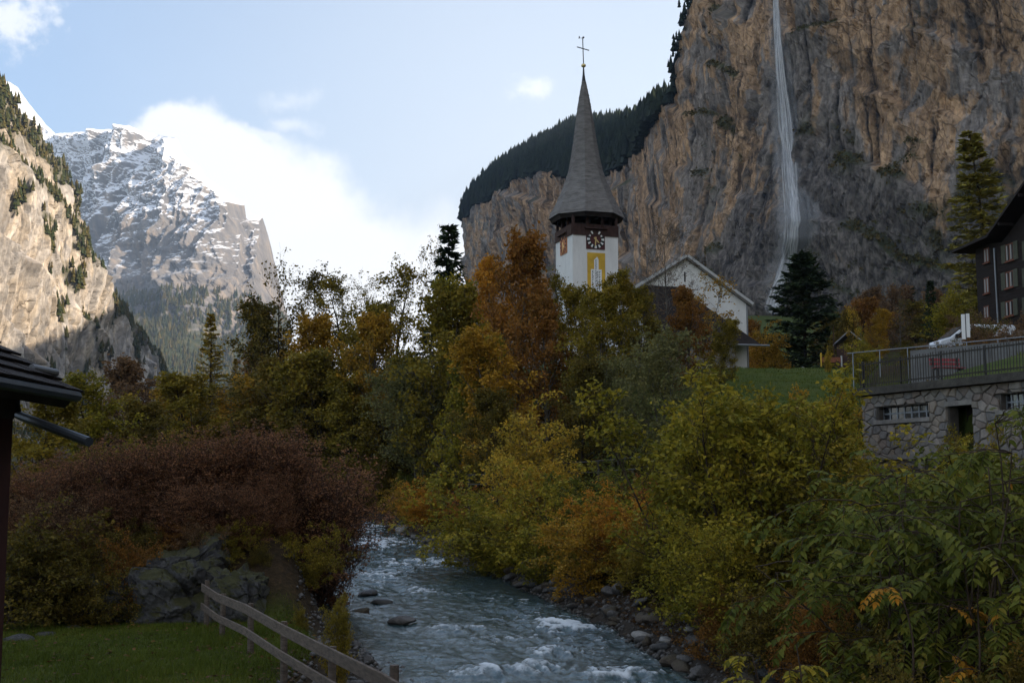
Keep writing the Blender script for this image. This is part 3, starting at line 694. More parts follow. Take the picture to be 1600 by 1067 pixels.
m, b = new_mat('falling_water')
uvn = b.n('ShaderNodeUVMap'); uvn.uv_map = 'UVMap'
n1_ = b.noise(b.scale(uvn.outputs[0], (1, .07, 1)), .9, 6, .65); n2_ = b.noise(b.scale(uvn.outputs[0], (1, .3, 1)), .12, 3, .6)
al = b.math('MULTIPLY', b.attr('dens'), b.math('MULTIPLY', b.mapr(n1_, .32, .60, .4, 1.), b.mapr(n2_, .3, .65, .5, 1.)), clamp=True)
df = b.n('ShaderNodeBsdfDiffuse'); df.inputs[0].default_value = (.86, .88, .9, 1); tl = b.n('ShaderNodeBsdfTranslucent'); tl.inputs[0].default_value = (.86, .88, .9, 1)
mx = b.n('ShaderNodeMixShader'); mx.inputs[0].default_value = .4; b.link(df.outputs[0], mx.inputs[1]); b.link(tl.outputs[0], mx.inputs[2])
tp = b.n('ShaderNodeBsdfTransparent'); m2 = b.n('ShaderNodeMixShader'); b.link(al, m2.inputs[0]); b.link(tp.outputs[0], m2.inputs[1]); b.link(mx.outputs[0], m2.inputs[2])
o = b.n('ShaderNodeOutputMaterial'); b.link(m2.outputs[0], o.inputs[0])
tag(link('waterfall', np_mesh('waterfall', np.concatenate(vs), np.concatenate(fs), {'dens': np.concatenate(den)}, np.concatenate(uvs), smooth=True), m), kind='structure',
    label='thin white waterfall plunging down the tall ochre cliff')
# ---------------------------------------------------------------- river
ys = np.concatenate([np.arange(8, 24, .3), np.arange(24, 60, .085), np.arange(60, 100, .16), np.arange(100, 150, .5)])
qs = np.linspace(-.12, 1.12, 150)
Q, YY = np.meshgrid(qs, ys)
XL = xl(YY); XR = xr(YY); X = XL + (XR - XL) * Q
Wd = np.maximum(XR - XL, 1)
un = Q * 9.                     # metres across
al_ = YY + 0
warp = fbm(un * .35, al_ * .16, oct=3, seed=61)
r1 = fbm(un * .75 + warp * 1.2, al_ * .42, oct=4, seed=62)
r2 = fbm(un * 2.2 + warp, al_ * 1.5, oct=4, seed=63, ridged=True)
r3 = fbm(un * 6., al_ * 4.2, oct=3, seed=64)
turb = .45 + .55 * sstep(-.25, .35, fbm(un * .28, al_ * .11, oct=2, seed=66))
r4 = fbm(un * 14., al_ * 11., oct=2, seed=65)
H = .11 * r1 + .085 * r2 * turb + .022 * r3 + .008 * r4
# rapids where the photograph shows white water: (px, py, across, along, strength)
foam = np.zeros_like(H)
for (px, py, sx, sy, st) in [(965, 1055, 1.0, .9, 1.), (870, 975, .8, .9, .8), (905, 985, 1.2, .6, .6), (860, 1020, .6, .7, .6), (830, 1045, .7, .8, .8), (760, 1050, .9, .8, .7), (720, 985, 1., .8, .6), (640, 880, 1.2, 2., .5), (600, 900, 1., 2., .5), (560, 845, 1.2, 6, .5), (575, 825, 1.6, 7, .5), (440, 935, .7, .9, 1.5), (465, 945, .6, .8, 1.1), (660, 925, 1.2, 2, .4), (540, 960, 1, 1.5, .4), (770, 1000, 1., .8, .4), (600, 850, 1.5, 5, .5), (680, 880, 1., 2., .4)]:
    x0, y0 = on_water(px, py)
    k = np.exp(-((X - x0) / sx) ** 2 - ((YY - y0) / sy) ** 2) * st
    foam += k; H += k * (.20 * (r2 * .6 + .5) + .05)
H += 0
foam = foam * np.clip(.35 + r2 * .9 + r3 * .35, 0, 1.6) + np.clip(r2 * turb * 1.15 - .42 + .5 * r3 + .3 * r4, 0, 1) * .8
foam = np.clip(foam, 0, 1)
Z = water_z(YY) + H
m, b = new_mat('river_water')
pos = b.n('ShaderNodeNewGeometry').outputs['Position']
sp = b.scale(pos, (1.4, .55, 1)); nf = b.noise(sp, 6.5, 8, .75); nw = b.noise(b.scale(pos, (1., .6, 1)), 6., 6, .65, .4)
fo = b.mapr(b.math('ADD', b.attr('foam'), b.math('MULTIPLY', b.math('SUBTRACT', nf, .5), .9)), .16, .80)
shal = b.attr('shallow')
col = b.mix(b.mapr(nw, .35, .65), (.024, .046, .050), (.056, .094, .098)); col = b.mix(shal, col, (.05, .05, .04))
col = b.mix(fo, col, (.62, .66, .68))
finish(m, b, col, b.mapr(fo, 0, 1, .10, .7), .5, nw, .35, .12)
shallow = np.clip(sstep(.16, .02, Q) + sstep(.9, 1., Q), 0, 1)
tag(link('river', np_mesh('river', np.stack([X, YY, Z], -1).reshape(-1, 3), grid_faces(len(ys), len(qs)), {'foam': foam, 'shallow': shallow}, smooth=True), m), kind='structure')
def river_top(x, y): return float(water_z(y)) + .04
# ================================================================ trees: builders
def grow_limb(rng, p, d, L, r0, r1, n, wander, up, segs):
    pts = [p.copy()]; dirs = []
    st = L / n
    for i in range(n):
        d = (d + Vector((rng.gauss(0, wander), rng.gauss(0, wander), rng.gauss(0, wander) + up))).normalized()
        a = r0 + (r1 - r0) * i / n; bb = r0 + (r1 - r0) * (i + 1) / n
        q = p + d * st; segs.append((p, q, a, bb)); p = q; pts.append(p.copy()); dirs.append(d.copy())
    return pts, dirs
def tubes_np(segs, sides=4, minr=.0):
    p = np.array([s[0] for s in segs]); q = np.array([s[1] for s in segs]); a = np.maximum(np.array([s[2] for s in segs]), minr); bb = np.maximum(np.array([s[3] for s in segs]), minr)
    d = q - p; L = np.linalg.norm(d, axis=1, keepdims=True) + 1e-9; d = d / L
    ref = np.where(np.abs(d[:, 2:3]) < .9, np.array([[0, 0, 1.]]), np.array([[1., 0, 0]]))
    u = np.cross(d, ref); u /= np.linalg.norm(u, axis=1, keepdims=True); v = np.cross(d, u)
    q = q + d * (np.minimum(a, .3 * L[:, 0]) * .5)[:, None]
    an = np.arange(sides) * 2 * math.pi / sides
    off = u[:, None] * np.cos(an)[None, :, None] + v[:, None] * np.sin(an)[None, :, None]
    V = np.concatenate([p[:, None] + off * a[:, None, None], q[:, None] + off * bb[:, None, None]], 1).reshape(-1, 3)
    base = np.arange(len(segs))[:, None] * 2 * sides; F = []
    for k in range(sides):
        k2 = (k + 1) % sides; F.append(np.concatenate([base + k, base + k2, base + sides + k2, base + sides + k], 1))
    return V, np.concatenate(F)
def leaves_np(sites, per, size, spread, seed, droop=.3, shape='rhomb', flat=.0, hang=0.):
    """small leaf faces scattered about the twig sites"""
    r = np.random.default_rng(seed)
    S = np.array(sites); n = len(S) * per
    c = np.repeat(S, per, 0) + r.normal(0, 1, (n, 3)) * spread
    ax = r.normal(0, 1, (n, 3)); ax[:, 2] = ax[:, 2] * (1 - flat) - droop - hang; ax /= np.linalg.norm(ax, axis=1, keepdims=True)
    nr = r.normal(0, 1, (n, 3)); nr[:, 2] += .9 + flat * 2; nr -= ax * (nr * ax).sum(1, keepdims=True); nr /= np.linalg.norm(nr, axis=1, keepdims=True)
    sd = np.cross(ax, nr)
    s = (size * (.65 + .7 * r.random(n)))[:, None]
    clump = np.repeat(r.random(len(S)), per); t = np.clip(.55 * clump + .45 * r.random(n), 0, 1)
    if shape == 'rhomb':
        V = np.stack([c, c + ax * s * .5 + sd * s * .33 + nr * s * .07, c + ax * s, c + ax * s * .5 - sd * s * .33 + nr * s * .07], 1)
        k = 4; F = np.arange(n * 4).reshape(-1, 4)
    else:
        V = np.stack([c, c + ax * s * .3 + sd * s * .30 + nr * s * .06, c + ax * s * .65 + sd * s * .22 + nr * s * .04, c + ax * s * 1.05 - nr * s * .08, c + ax * s * .65 - sd * s * .22 + nr * s * .04, c + ax * s * .3 - sd * s * .30 + nr * s * .06], 1)
        k = 6; i = np.arange(n)[:, None] * 6; F = np.concatenate([i + np.array([[0, 1, 2, 3]]), i + np.array([[0, 3, 4, 5]])])
    return V.reshape(-1, 3), F, np.repeat(t, k)
MODELS = {}
def make_model(name, trunk, crown_parts, H):
    V, F = trunk; tm = np_mesh(name + '_trunk', V, F, smooth=True)
    V, F, t = crown_parts; cmh = np_mesh(name + '_crown', V, F, {'tint': t})
    MODELS[name] = (tm, cmh, float(np.percentile(V[:, 2], 99.3)))
def broadleaf(name, seed, H, trunk_r, lo, width, prof, nb, per, size, spread, up=.10, sub=5, twig=4, wander=.18, lean=.06, stems=1, ang=(35, 70), shape='rhomb', droop=.3, thin_top=0., flat=0., minr=.004):
    rng = random.Random(seed); segs = []; sites = []
    for st in range(stems):
        base = Vector((0, 0, -.3)) if stems == 1 else Vector((rng.gauss(0, .22) * width * .35, rng.gauss(0, .22) * width * .35, -.3))
        d0 = Vector((rng.gauss(0, lean), rng.gauss(0, lean), 1)).normalized() if stems == 1 else Vector((base.x * .9 / width + rng.gauss(0, lean), base.y * .9 / width + rng.gauss(0, lean), 1)).normalized()
        hh = (H + .3) * (1 if st == 0 else rng.uniform(.62, .97)); tr = trunk_r * (1 if st == 0 else rng.uniform(.5, .9))
        tp, td = grow_limb(rng, base, d0, hh, tr, tr * .12, 14, lean * .5, .03, segs)
        for i in range(nb):
            f = lo + (1 - lo) * ((i + rng.random()) / nb)
            k = min(13, int(f * 14)); p = tp[k].lerp(tp[k + 1], f * 14 - k)
            az = i * 2.4 + rng.gauss(0, .5); w = np.interp((f - lo) / (1 - lo), *prof) * width * rng.uniform(.7, 1.15)
            el = rad(90 - np.interp((f - lo) / (1 - lo), [0, 1], [ang[1], ang[0]]) + rng.gauss(0, 8))
            d = Vector((math.cos(az) * math.cos(el), math.sin(az) * math.cos(el), math.sin(el)))
            br = max(tr * (1 - f) * .45, .012)
            bp, bd = grow_limb(rng, p, d, w / max(.45, math.cos(el)), br, br * .25, 6, wander, up, segs)
            keep = rng.random() ** .6
            for j in range(sub):
                g = .25 + .75 * (j + rng.random()) / sub; k = min(5, int(g * 6)); p2 = bp[k].lerp(bp[k + 1], g * 6 - k)
                dd = (bd[k] + Vector((rng.gauss(0, .7), rng.gauss(0, .7), rng.gauss(.15, .45)))).normalized()
                L2 = w * rng.uniform(.28, .5) * (1.2 - .5 * g) + .15
                sp, sd_ = grow_limb(rng, p2, dd, L2, br * .4, br * .15, 3, wander * 1.2, up * .6, segs)
                for q in range(twig):
                    g2 = .3 + .7 * (q + rng.random()) / twig; k2 = min(2, int(g2 * 3)); p3 = sp[k2].lerp(sp[k2 + 1], g2 * 3 - k2)
                    d3 = (sd_[k2] + Vector((rng.gauss(0, .7), rng.gauss(0, .7), rng.gauss(.1, .5)))).normalized(); L3 = L2 * rng.uniform(.3, .6)
                    segs.append((p3, p3 + d3 * L3, max(br * .16, .004), .003))
                    if thin_top and rng.random() < thin_top * sstep(.45, .95, f): continue
                    if rng.random() > .5 + .7 * keep: continue
                    sites.append(p3 + d3 * L3 * .5); sites.append(p3 + d3 * L3)
    make_model(name, tubes_np(segs, 4, minr), leaves_np(sites, per, size, spread, seed, droop, shape, flat), H)
    return len(segs), len(sites) * per
def conifer(name, seed, H, trunk_r, lo, width, whorls, per, size, droop, gaps=.0, prof=([0, .08, .5, 1], [.75, 1, .58, .04])):
    rng = random.Random(seed); segs = []; cen = []; axs = []
    tp, td = grow_limb(rng, Vector((0, 0, -.3)), Vector((0, 0, 1)), H + .3, trunk_r, .02, 14, .012, .03, segs)
    for i in range(whorls):
        f = lo + (1 - lo) * (i + rng.random() * .6) / whorls; k = min(13, int(f * 14)); p = tp[k].lerp(tp[k + 1], f * 14 - k)
        for j in range(rng.randint(4, 6)):
            if rng.random() < gaps: continue
            az = rng.random() * 6.283; w = np.interp((f - lo) / (1 - lo), *prof) * width * rng.uniform(.7, 1.12)
            d = Vector((math.cos(az), math.sin(az), .30 - droop * (1 - f))).normalized()
            bp, bd = grow_limb(rng, p, d, w, trunk_r * .22 * (1.05 - f), .008, 5, .07, .02, segs)
            for q in range(per):
                g = rng.random() ** .7; k2 = min(4, int(g * 5)); c = bp[k2].lerp(bp[k2 + 1], g * 5 - k2)
                side = bd[k2].cross(Vector((0, 0, 1))).normalized() * rng.gauss(0, 1)
                a = (bd[k2] * .7 + side * .8 + Vector((0, 0, rng.gauss(-.28, .25)))).normalized()
                cen.append(tuple(c)); axs.append(tuple(a))
    r = np.random.default_rng(seed); c = np.array(cen); a = np.array(axs); n = len(c)
    nr = r.normal(0, .5, (n, 3)) + (0, 0, 1.); sd = np.cross(a, nr); sd /= np.linalg.norm(sd, axis=1, keepdims=True)
    s = (size * (.6 + .8 * r.random(n)))[:, None]
    V = np.stack([c, c + a * s * .55 + sd * s * .17, c + a * s, c + a * s * .55 - sd * s * .17], 1)
    make_model(name, tubes_np(segs, 4), (V.reshape(-1, 3), np.arange(n * 4).reshape(-1, 4), np.repeat(r.random(n), 4)), H)
OVAL = ([0, .15, .4, .7, 1], [.55, .9, 1., .75, .2]); ROUND = ([0, .2, .5, .8, 1], [.7, 1., 1., .8, .4]); TALL = ([0, .2, .5, .8, 1], [.8, 1., .85, .6, .25]); VASE = ([0, .3, .7, 1], [.4, .8, 1., .7])
broadleaf('oval', 1, 15, .26, .06, 3.9, OVAL, 46, 7, .30, .22)
broadleaf('oval_two', 2, 15, .24, .05, 3.6, TALL, 48, 7, .28, .22)
broadleaf('open_top', 3, 17, .24, .08, 3.9, OVAL, 40, 5, .27, .22, thin_top=.45)
broadleaf('airy', 4, 14, .20, .30, 3.6, ROUND, 24, 2, .24, .18, thin_top=.2, wander=.22)
broadleaf('round_small', 5, 6, .10, .08, 2.3, ROUND, 26, 4, .19, .13, stems=2)
broadleaf('willow', 6, 11, .14, .18, 3.1, OVAL, 26, 6, .20, .22, stems=2, droop=.9, ang=(20, 55))
broadleaf('twiggy', 7, 14, .16, .28, 3.4, ROUND, 34, 1, .13, .14, sub=6, twig=6, thin_top=.25, minr=.010)
broadleaf('sapling', 8, 7, .06, .12, 1.7, TALL, 22, 3, .15, .10, stems=5, lean=.07, sub=4, twig=4, shape='leaf', droop=.5, minr=.005)
broadleaf('bush', 9, 3.2, .05, .03, 2.1, ROUND, 18, 4, .13, .09, stems=4, lean=.16, up=.02, shape='leaf', droop=.5, flat=.3)
broadleaf('arching_shrub', 10, 3.0, .05, .05, 2.5, VASE, 18, 5, .15, .09, stems=4, lean=.2, up=-.07, shape='leaf', droop=.75, flat=.4)
broadleaf('red_twig', 11, 4.2, .03, .10, 1.6, VASE, 16, 2, .085, .06, stems=11, lean=.13, up=.10, ang=(15, 45), sub=5, twig=5, wander=.12, minr=.006)
broadleaf('thin_tree', 12, 9, .07, .25, 1.9, ROUND, 18, 2, .19, .12, wander=.2, minr=.008)
conifer('spruce', 13, 16, .22, .06, 2.9, 34, 26, .55, .55)
conifer('broad_conifer', 14, 15, .3, .03, 4.8, 42, 60, .62, .30, prof=([0, .1, .45, .8, 1], [.8, 1, .82, .45, .1]))
conifer('larch', 15, 14, .2, .06, 3.0, 44, 40, .34, .30, .1)
conifer('thin_larch', 16, 15, .2, .12, 3.0, 44, 40, .30, .25, .25)
# ---------------------------------------------------------------- palettes
def pal(name, *cols, trans=.38, k=2.75): return leaf_mat(name, [tuple(v * k for v in c) for c in cols], trans)
LM = {
 'olive': pal('olive_leaves', (.022, .021, .005), (.055, .046, .007), (.10, .074, .009), (.15, .09, .011)),
 'dkolive': pal('dark_olive_leaves', (.014, .013, .004), (.036, .030, .006), (.068, .048, .008), (.10, .056, .010)),
 'yelgreen': pal('yellow_green_leaves', (.026, .029, .005), (.064, .060, .008), (.125, .098, .010), (.17, .112, .012)),
 'yellow': pal('yellow_leaves', (.05, .045, .008), (.12, .09, .012), (.20, .125, .014), (.24, .12, .016)),
 'gold': pal('golden_leaves', (.035, .026, .006), (.10, .062, .008), (.17, .095, .010), (.20, .10, .012)),
 'orange': pal('orange_leaves', (.05, .030, .006), (.14, .068, .009), (.21, .095, .010), (.22, .115, .015)),
 'russet': pal('russet_leaves', (.028, .021, .006), (.066, .034, .008), (.115, .050, .010), (.14, .064, .012)),
 'red': pal('red_leaves', (.05, .024, .008), (.12, .042, .011), (.18, .065, .013), (.20, .085, .016)),
 'green': pal('green_leaves', (.014, .019, .004), (.034, .040, .007), (.058, .060, .009), (.095, .076, .011)),
 'greygreen': pal('grey_green_leaves', (.020, .022, .009), (.046, .046, .017), (.075, .070, .025), (.10, .082, .028)),
 'brown': pal('brown_leaves', (.026, .018, .012), (.05, .032, .018), (.08, .045, .02), (.09, .055, .022)),
 'purple': pal('red_brown_leaves', (.040, .022, .012), (.080, .040, .020), (.12, .056, .026), (.15, .08, .032)),
 'fir': pal('dark_fir_needles', (.005, .009, .005), (.010, .016, .008), (.018, .026, .010), (.028, .034, .012), trans=.1),
 'larch': pal('larch_needles', (.05, .045, .008), (.11, .085, .012), (.17, .115, .014), (.20, .12, .016), trans=.35),
 'dklarch': pal('dull_larch_needles', (.045, .044, .012), (.085, .076, .016), (.115, .095, .018), (.13, .095, .02), trans=.2),
}
def bark(name, c1, c2, sc=6):
    m, b = new_mat(name); oc = b.n('ShaderNodeTexCoord').outputs['Object']
    n = b.noise(b.scale(oc, (1, 1, .25)), sc, 6, .65); c = b.mix(b.mapr(n, .35, .65), c1, c2)
    return finish(m, b, c, .9, .15, n, .5, .03)
BK = {'grey': bark('grey_bark', (.05, .043, .036), (.14, .125, .105)), 'dark': bark('dark_bark', (.018, .014, .010), (.045, .036, .028)), 'brown': bark('brown_bark', (.035, .024, .016), (.085, .06, .042)), 'red': bark('red_bark', (.036, .020, .013), (.09, .050, .034))}
def set_mat(o, m):
    if not o.data.materials: o.data.materials.append(m)
    o.material_slots[0].link = 'OBJECT'; o.material_slots[0].material = m
TREE_RNG = random.Random(5)
def plant(name, label, cat, model, px, d, top_py, pal_key, bark_key='grey', wide=1., group=None, base_z=None, x=None, rz=None):
    p = P(px, 700, d); xx = p.x if x is None else x
    z0 = float(ground_z(xx, d)) - .15 if base_z is None else base_z
    H = P(px, top_py, d).z - z0
    tm, cmh, h = MODELS[model]
    t = thing(name, label, cat, (xx, d, z0), TREE_RNG.uniform(0, 6.28) if rz is None else rz, group)
    s = H / h * 1.0; wide *= 1.3 if cat in ('tree', 'willow') else 1.; t.scale = (s * wide, s * wide, s)
    a = link('trunk' if 'shrub' not in name and 'bush' not in name else 'stems', tm, None, t); set_mat(a, BK[bark_key])
    c = link('crown' if 'shrub' not in name and 'bush' not in name else 'foliage', cmh, None, t); set_mat(c, LM[pal_key])
    return t
print('tree models', round(time.time() - T0, 1), {k: (len(v[0].polygons), len(v[1].polygons)) for k, v in MODELS.items()})
# ================================================================ trees in place
G1 = 'trees on the right river bank'; G2 = 'distant valley trees'; G3 = 'shrubs along the right river bank'; G4 = 'shrubs above the mossy rock'; G5 = 'trees around the church meadow'
for row in [
 # beyond the left bank
 ('broadleaf_tree', 'dull brown tree below the shaded foot of the left cliff', 'tree', 'oval', 208, 150, 566, 'brown', 'dark', 1.1, G2),
 ('larch_tree', 'spiky yellow larch standing against the blue haze of the valley', 'larch', 'larch', 326, 150, 490, 'larch', 'dark', 1.1, G2),
 ('larch_tree', 'shorter bright yellow larch right of the spiky larch', 'larch', 'larch', 366, 150, 560, 'larch', 'dark', 1.25, G2),
 ('broadleaf_tree', 'low golden tree beneath the spiky larch', 'tree', 'oval_two', 288, 140, 596, 'gold', 'dark', 1.1, G2),
 ('broadleaf_tree', 'small red brown tree between the larches and the dark wood', 'tree', 'oval', 393, 160, 530, 'russet', 'dark', .9, G2),
 ('broadleaf_tree', 'yellow green tree beyond the house eaves', 'tree', 'oval_two', 150, 62, 590, 'yelgreen', 'dark', 1.1, G2),
 ('broadleaf_tree', 'dark yellow green tree beside the house wall', 'tree', 'oval', 60, 50, 610, 'olive', 'dark', 1.2, G2),
 ('broadleaf_tree', 'olive tree in shade behind the red brown shrubs', 'tree', 'oval', 240, 76, 628, 'dkolive', 'dark', 1.2, G2),
 # central wood
 ('broadleaf_tree', 'sparse leaning tree on the left edge of the wood', 'tree', 'airy', 428, 128, 400, 'dkolive', 'dark', .62, G1),
 ('broadleaf_tree', 'dark olive tree at the left end of the wood', 'tree', 'oval_two', 432, 130, 470, 'dkolive', 'dark', .95, G1),
 ('broadleaf_tree', 'tall thin topped tree second from the left end of the wood', 'tree', 'open_top', 482, 128, 418, 'dkolive', 'dark', .95, G1),
 ('broadleaf_tree', 'thin topped dark tree against the bright cloud', 'tree', 'open_top', 545, 124, 430, 'olive', 'dark', .95, G1),
 ('broadleaf_tree', 'airy tree with see-through top left of the spruce', 'tree', 'open_top', 618, 112, 420, 'olive', 'grey', .95, G1),
 ('broadleaf_tree', 'bare topped thin tree between two dark trees at the skyline', 'tree', 'airy', 585, 126, 432, 'dkolive', 'dark', .8, G1),
 ('spruce_tree', 'dark spruce rising above the wood against the sky', 'spruce', 'spruce', 692, 106, 356, 'fir', 'dark', 1.1, G1),
 ('broadleaf_tree', 'thin bare tree touching the dark spruce', 'tree', 'airy', 668, 108, 372, 'dkolive', 'dark', .5, G1),
 ('broadleaf_tree', 'golden olive tree inside the left part of the wood', 'tree', 'oval', 470, 122, 492, 'gold', 'dark', .85, G1),
 ('broadleaf_tree', 'olive tree in the middle of the wood', 'tree', 'oval_two', 545, 114, 474, 'olive', 'grey', .85, G1),
 ('broadleaf_tree', 'golden brown tree in the middle of the wood', 'tree', 'oval', 595, 108, 490, 'gold', 'grey', .8, G1),
 ('broadleaf_tree', 'olive tree below the dark spruce', 'tree', 'oval', 682, 92, 448, 'olive', 'grey', .85, G1),
 ('broadleaf_tree', 'yellow green tree between the spruce and the red tree', 'tree', 'oval_two', 738, 94, 440, 'yelgreen', 'grey', .75, G1),
 ('broadleaf_tree', 'orange crowned tree left of the tall red tree', 'tree', 'oval', 762, 100, 402, 'orange', 'grey', .72, G1),
 ('willow_tree', 'grey green willow with two pale trunks by the water', 'willow', 'willow', 666, 94, 556, 'greygreen', 'grey', 1.12, G1),
 ('broadleaf_tree', 'yellow green tree leaning over the river bend', 'tree', 'round_small', 572, 112, 640, 'yelgreen', 'dark', 1.2, G1),
 ('broadleaf_tree', 'low olive tree left of the river bend', 'tree', 'round_small', 520, 118, 640, 'olive', 'dark', 1.2, G1),
 ('broadleaf_tree', 'bright yellow green young tree beside the grey willow', 'tree', 'oval_two', 722, 78, 532, 'yelgreen', 'grey', .8, G1),
 ('broadleaf_tree', 'tall russet red tree in front of the far cliff', 'tree', 'oval', 802, 84, 364, 'russet', 'grey', .66, G1),
 ('broadleaf_tree', 'golden orange tree below the russet crown', 'tree', 'oval_two', 772, 76, 520, 'gold', 'grey', .95, G1),
 ('broadleaf_tree', 'brownish olive tree right of the russet trunk', 'tree', 'oval', 855, 80, 462, 'russet', 'grey', .66, G1),
 ('broadleaf_tree', 'green topped tree in front of the left tower corner', 'tree', 'open_top', 890, 86, 430, 'olive', 'grey', .62, G1),
 ('broadleaf_tree', 'olive green tree in front of the right tower corner', 'tree', 'oval_two', 966, 84, 430, 'olive', 'grey', .8, G1),
 ('broadleaf_tree', 'olive brown tree below the clock tower', 'tree', 'oval', 928, 78, 452, 'olive', 'grey', .85, G1),
 ('broadleaf_tree', 'greenish tree left of the church gable', 'tree', 'oval', 1008, 84, 448, 'olive', 'grey', .85, G1),
 ('bare_tree', 'nearly leafless purple brown tree beside the church gable', 'tree', 'twiggy', 1046, 98, 330, 'brown', 'grey', .78, G5),
 ('broadleaf_tree', 'orange brown tree in front of the church wall', 'tree', 'oval', 1082, 86, 452, 'russet', 'grey', .85, G5),
 ('thin_tree', 'thin tree with a few orange leaves against the white gable', 'tree', 'thin_tree', 1112, 92, 424, 'gold', 'grey', .95, G5),
 ('broadleaf_tree', 'brown green tree at the foot of the church wall', 'tree', 'oval_two', 1124, 84, 500, 'olive', 'grey', .95, G5),
 ('willow_tree', 'pale grey willow with thin stems right of the wood', 'willow', 'willow', 1040, 58, 520, 'greygreen', 'grey', .95, G1),
 ('willow_tree', 'sparse grey green willow below the church', 'willow', 'willow', 968, 66, 560, 'greygreen', 'grey', .95, G1),
 ('broadleaf_tree', 'dark brownish tree behind the yellow bush', 'tree', 'oval', 905, 66, 560, 'dkolive', 'dark', .95, G1),
 ('broadleaf_tree', 'small yellow tree by the path railing', 'tree', 'round_small', 850, 60, 628, 'yellow', 'grey', .95, G1),
 ('broadleaf_tree', 'olive tree above the orange bank shrubs', 'tree', 'oval', 782, 68, 610, 'dkolive', 'dark', .9, G1),
 ('broadleaf_tree', 'olive tree in the gap below the yellow larches', 'tree', 'oval', 305, 122, 585, 'olive', 'dark', 1.2, G2),
 ('broadleaf_tree', 'golden tree right of the yellow larches', 'tree', 'oval_two', 362, 124, 588, 'gold', 'dark', 1.2, G2),
 ('broadleaf_tree', 'dark tree at the left foot of the wood', 'tree', 'oval', 415, 118, 560, 'dkolive', 'dark', 1.1, G1),
 ('broadleaf_tree', 'olive tree low in the left part of the wood', 'tree', 'oval_two', 458, 112, 555, 'olive', 'dark', 1.1, G1),
 ('broadleaf_tree', 'dark olive tree low behind the river bend', 'tree', 'oval', 508, 110, 560, 'dkolive', 'dark', 1.1, G1),
 ('broadleaf_tree', 'yellow olive tree directly above the river bend', 'tree', 'oval_two', 560, 106, 585, 'olive', 'dark', 1.1, G1),
 ('broadleaf_tree', 'dark tree left of the two pale trunks', 'tree', 'oval', 622, 103, 560, 'dkolive', 'dark', 1.1, G1),
 ('broadleaf_tree', 'dark olive tree right of the two pale trunks', 'tree', 'oval', 712, 98, 545, 'dkolive', 'dark', 1.1, G1),
 ('broadleaf_tree', 'olive tree in front of the tower foot', 'tree', 'oval', 915, 82, 446, 'olive', 'grey', .75, G1),
 # church meadow and upper road
 ('broad_conifer', 'big dark conifer at the foot of the waterfall', 'conifer', 'broad_conifer', 1262, 150, 398, 'fir', 'dark', 1.15, G5),
 ('broadleaf_tree', 'low yellow tree left of the big dark conifer', 'tree', 'round_small', 1212, 140, 508, 'gold', 'dark', 1.05, G5),
 ('broadleaf_tree', 'orange yellow bushy tree beside the church corner', 'tree', 'round_small', 1188, 150, 520, 'orange', 'dark', .9, G5),
 ('broadleaf_tree', 'orange yellow tree above the end of the terrace railing', 'tree', 'oval_two', 1378, 86, 482, 'gold', 'grey', .9, G5),
 ('broadleaf_tree', 'yellow green bush-like tree at the terrace corner', 'tree', 'round_small', 1352, 80, 520, 'yelgreen', 'grey', .95, G5),
 ('bare_tree', 'thin russet tree behind the terrace trees', 'tree', 'twiggy', 1412, 110, 448, 'russet', 'grey', .75, G5),
 ('spruce_tree', 'small dark fir under the cliff behind the van', 'fir', 'spruce', 1468, 130, 440, 'fir', 'dark', .9, G5),
 ('broadleaf_tree', 'yellow green tree behind the van', 'tree', 'round_small', 1497, 104, 448, 'yelgreen', 'dark', 1.05, G5),
 ('broadleaf_tree', 'dark tree between the conifer and the terrace trees', 'tree', 'oval', 1325, 130, 486, 'dkolive', 'dark', .9, G5),
 ('broadleaf_tree', 'low dark tree in front of the van', 'tree', 'round_small', 1425, 84, 535, 'dkolive', 'dark', .8, G5),
 ('larch_tree', 'tall olive larch behind the wooden chalet', 'larch', 'larch', 1556, 135, 208, 'dklarch', 'dark', 1.25, G5),
 ('thin_tree', 'little round yellow tree beside the market cart', 'tree', 'round_small', 1297, 104, 543, 'yellow', 'dark', .5, G5),
 ('thin_tree', 'slender tree with a clump of pale yellow leaves', 'tree', 'thin_tree', 1338, 110, 478, 'yellow', 'dark', .6, G5),
 ('shrub', 'brown shrub in front of the chalet', 'shrub', 'bush', 1548, 80, 490, 'brown', 'brown', 1.1, G5),
 ('shrub', 'dull olive shrub hiding the back of the van', 'shrub', 'bush', 1540, 72, 512, 'brown', 'brown', 1.15, G5),
 ('shrub', 'reddish shrub at the chalet wall', 'shrub', 'bush', 1592, 80, 492, 'brown', 'brown', 1.1, G5),
]: plant(*row)
